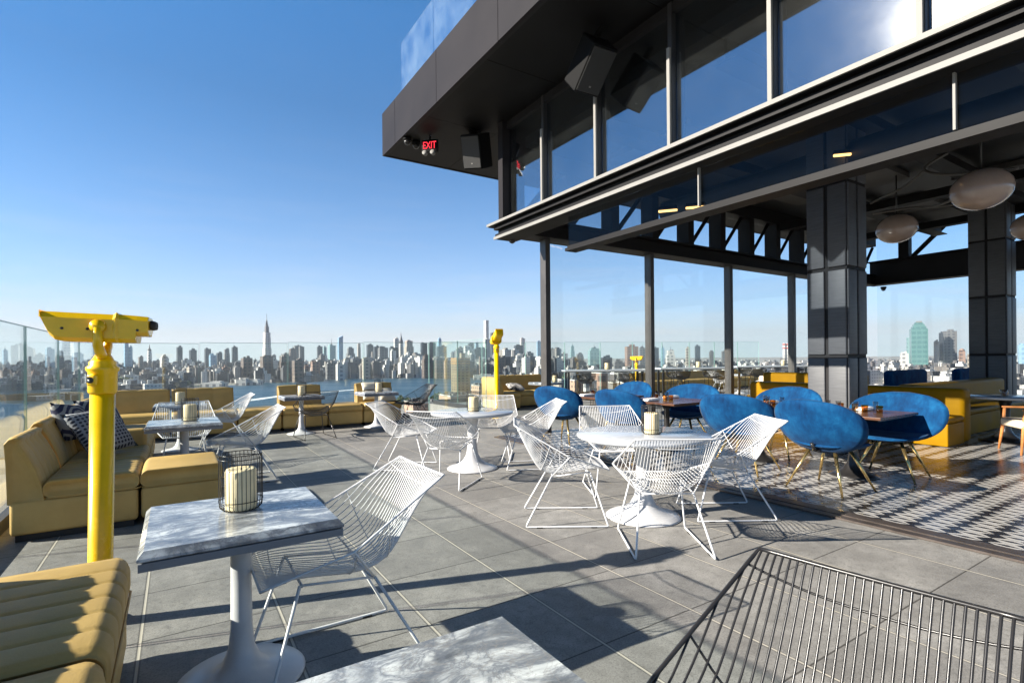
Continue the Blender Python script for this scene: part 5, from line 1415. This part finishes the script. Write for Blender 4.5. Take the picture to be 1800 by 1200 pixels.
def wm(op, a, b=0.0):
    n = wn('Math', operation=op)
    for i, v in enumerate((a, b)):
        if isinstance(v, bpy.types.NodeSocket): nt.links.new(v, n.inputs[i])
        else: n.inputs[i].default_value = v
    return n.outputs[0]
tc = wn('TexCoord'); sx = wn('SeparateXYZ'); nt.links.new(tc.outputs['Generated'], sx.inputs[0])
zz = wm('MAXIMUM', sx.outputs[2], 0.0)
hz = wm('MINIMUM', wm('MULTIPLY', wm('EXPONENT', wm('DIVIDE', zz, -0.142)), 1.28), 0.93)     # pale air near the horizon
tint = wn('Mix', data_type='RGBA', blend_type='MULTIPLY'); tint.inputs[0].default_value = 1.0
nt.links.new(sky.outputs[0], tint.inputs[6]); tint.inputs[7].default_value = (0.44, 1.04, 1.19, 1)
mixh = wn('Mix', data_type='RGBA'); nt.links.new(hz, mixh.inputs[0]); nt.links.new(tint.outputs[2], mixh.inputs[6])
mixh.inputs[7].default_value = (3.70, 3.85, 3.95, 1)
wv = wn('TexNoise'); mp = wn('Mapping'); nt.links.new(tc.outputs['Generated'], mp.inputs[0]); mp.inputs['Scale'].default_value = (3.0, 3.0, 26.0)
nt.links.new(mp.outputs[0], wv.inputs['Vector']); wv.inputs['Scale'].default_value = 1.6; wv.inputs['Detail'].default_value = 5
wisp = wm('MULTIPLY', wm('MULTIPLY', wm('MAXIMUM', wm('SUBTRACT', wv.outputs['Fac'], 0.50), 0.0), 2.0), wm('EXPONENT', wm('DIVIDE', zz, -0.10)))
mixw = wn('Mix', data_type='RGBA'); nt.links.new(wisp, mixw.inputs[0]); nt.links.new(mixh.outputs[2], mixw.inputs[6]); mixw.inputs[7].default_value = (4.5, 4.3, 4.3, 1)
deep = wm('SUBTRACT', 1.0, wm('MULTIPLY', wm('MINIMUM', wm('MAXIMUM', wm('MULTIPLY', wm('SUBTRACT', zz, 0.60), 6.0), 0.0), 1.0), 0.80))   # sky dimmed overhead, above the view, to deepen the shadows
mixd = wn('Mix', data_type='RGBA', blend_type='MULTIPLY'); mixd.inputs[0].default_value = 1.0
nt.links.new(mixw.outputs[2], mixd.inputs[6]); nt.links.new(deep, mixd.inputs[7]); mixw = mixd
gain = wm('ADD', 1.0, wm('MULTIPLY', wm('MINIMUM', wm('MAXIMUM', wm('MULTIPLY', wm('SUBTRACT', zz, 0.42), 8.0), 0.0), 1.0), 0.24))
mixg = wn('Mix', data_type='RGBA', blend_type='MULTIPLY'); mixg.inputs[0].default_value = 1.0
nt.links.new(mixw.outputs[2], mixg.inputs[6]); nt.links.new(gain, mixg.inputs[7]); mixw = mixg
bg = nt.nodes.new('ShaderNodeBackground'); bg.inputs[1].default_value = 0.065
wo = nt.nodes.new('ShaderNodeOutputWorld')
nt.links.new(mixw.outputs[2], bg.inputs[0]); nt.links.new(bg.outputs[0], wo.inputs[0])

cam = bpy.data.cameras.new('camera'); cam.sensor_width = 36; cam.lens = 36 * F / 1800; cam.shift_y = (CY - 600) / 1800
cam.clip_start = .02; cam.clip_end = 200000
co = bpy.data.objects.new('camera', cam); COL.objects.link(co)
right = Vector((cr, 0, -sr)); up = Vector((sr, 0, cr)); back = Vector((0, -1, 0))
co.matrix_world = Matrix(((right.x, up.x, back.x, 0), (right.y, up.y, back.y, 0), (right.z, up.z, back.z, H), (0, 0, 0, 1)))
S.camera = co
S.view_settings.view_transform = 'Standard'; S.view_settings.look = 'None'; S.view_settings.exposure = 1.62; S.view_settings.gamma = 1.0
S.render.engine = 'CYCLES'
S.cycles.use_denoising = True
S.cycles.max_bounces = 10; S.cycles.transparent_max_bounces = 24; S.cycles.glossy_bounces = 4; S.cycles.diffuse_bounces = 4
S.cycles.sample_clamp_indirect = 6.0
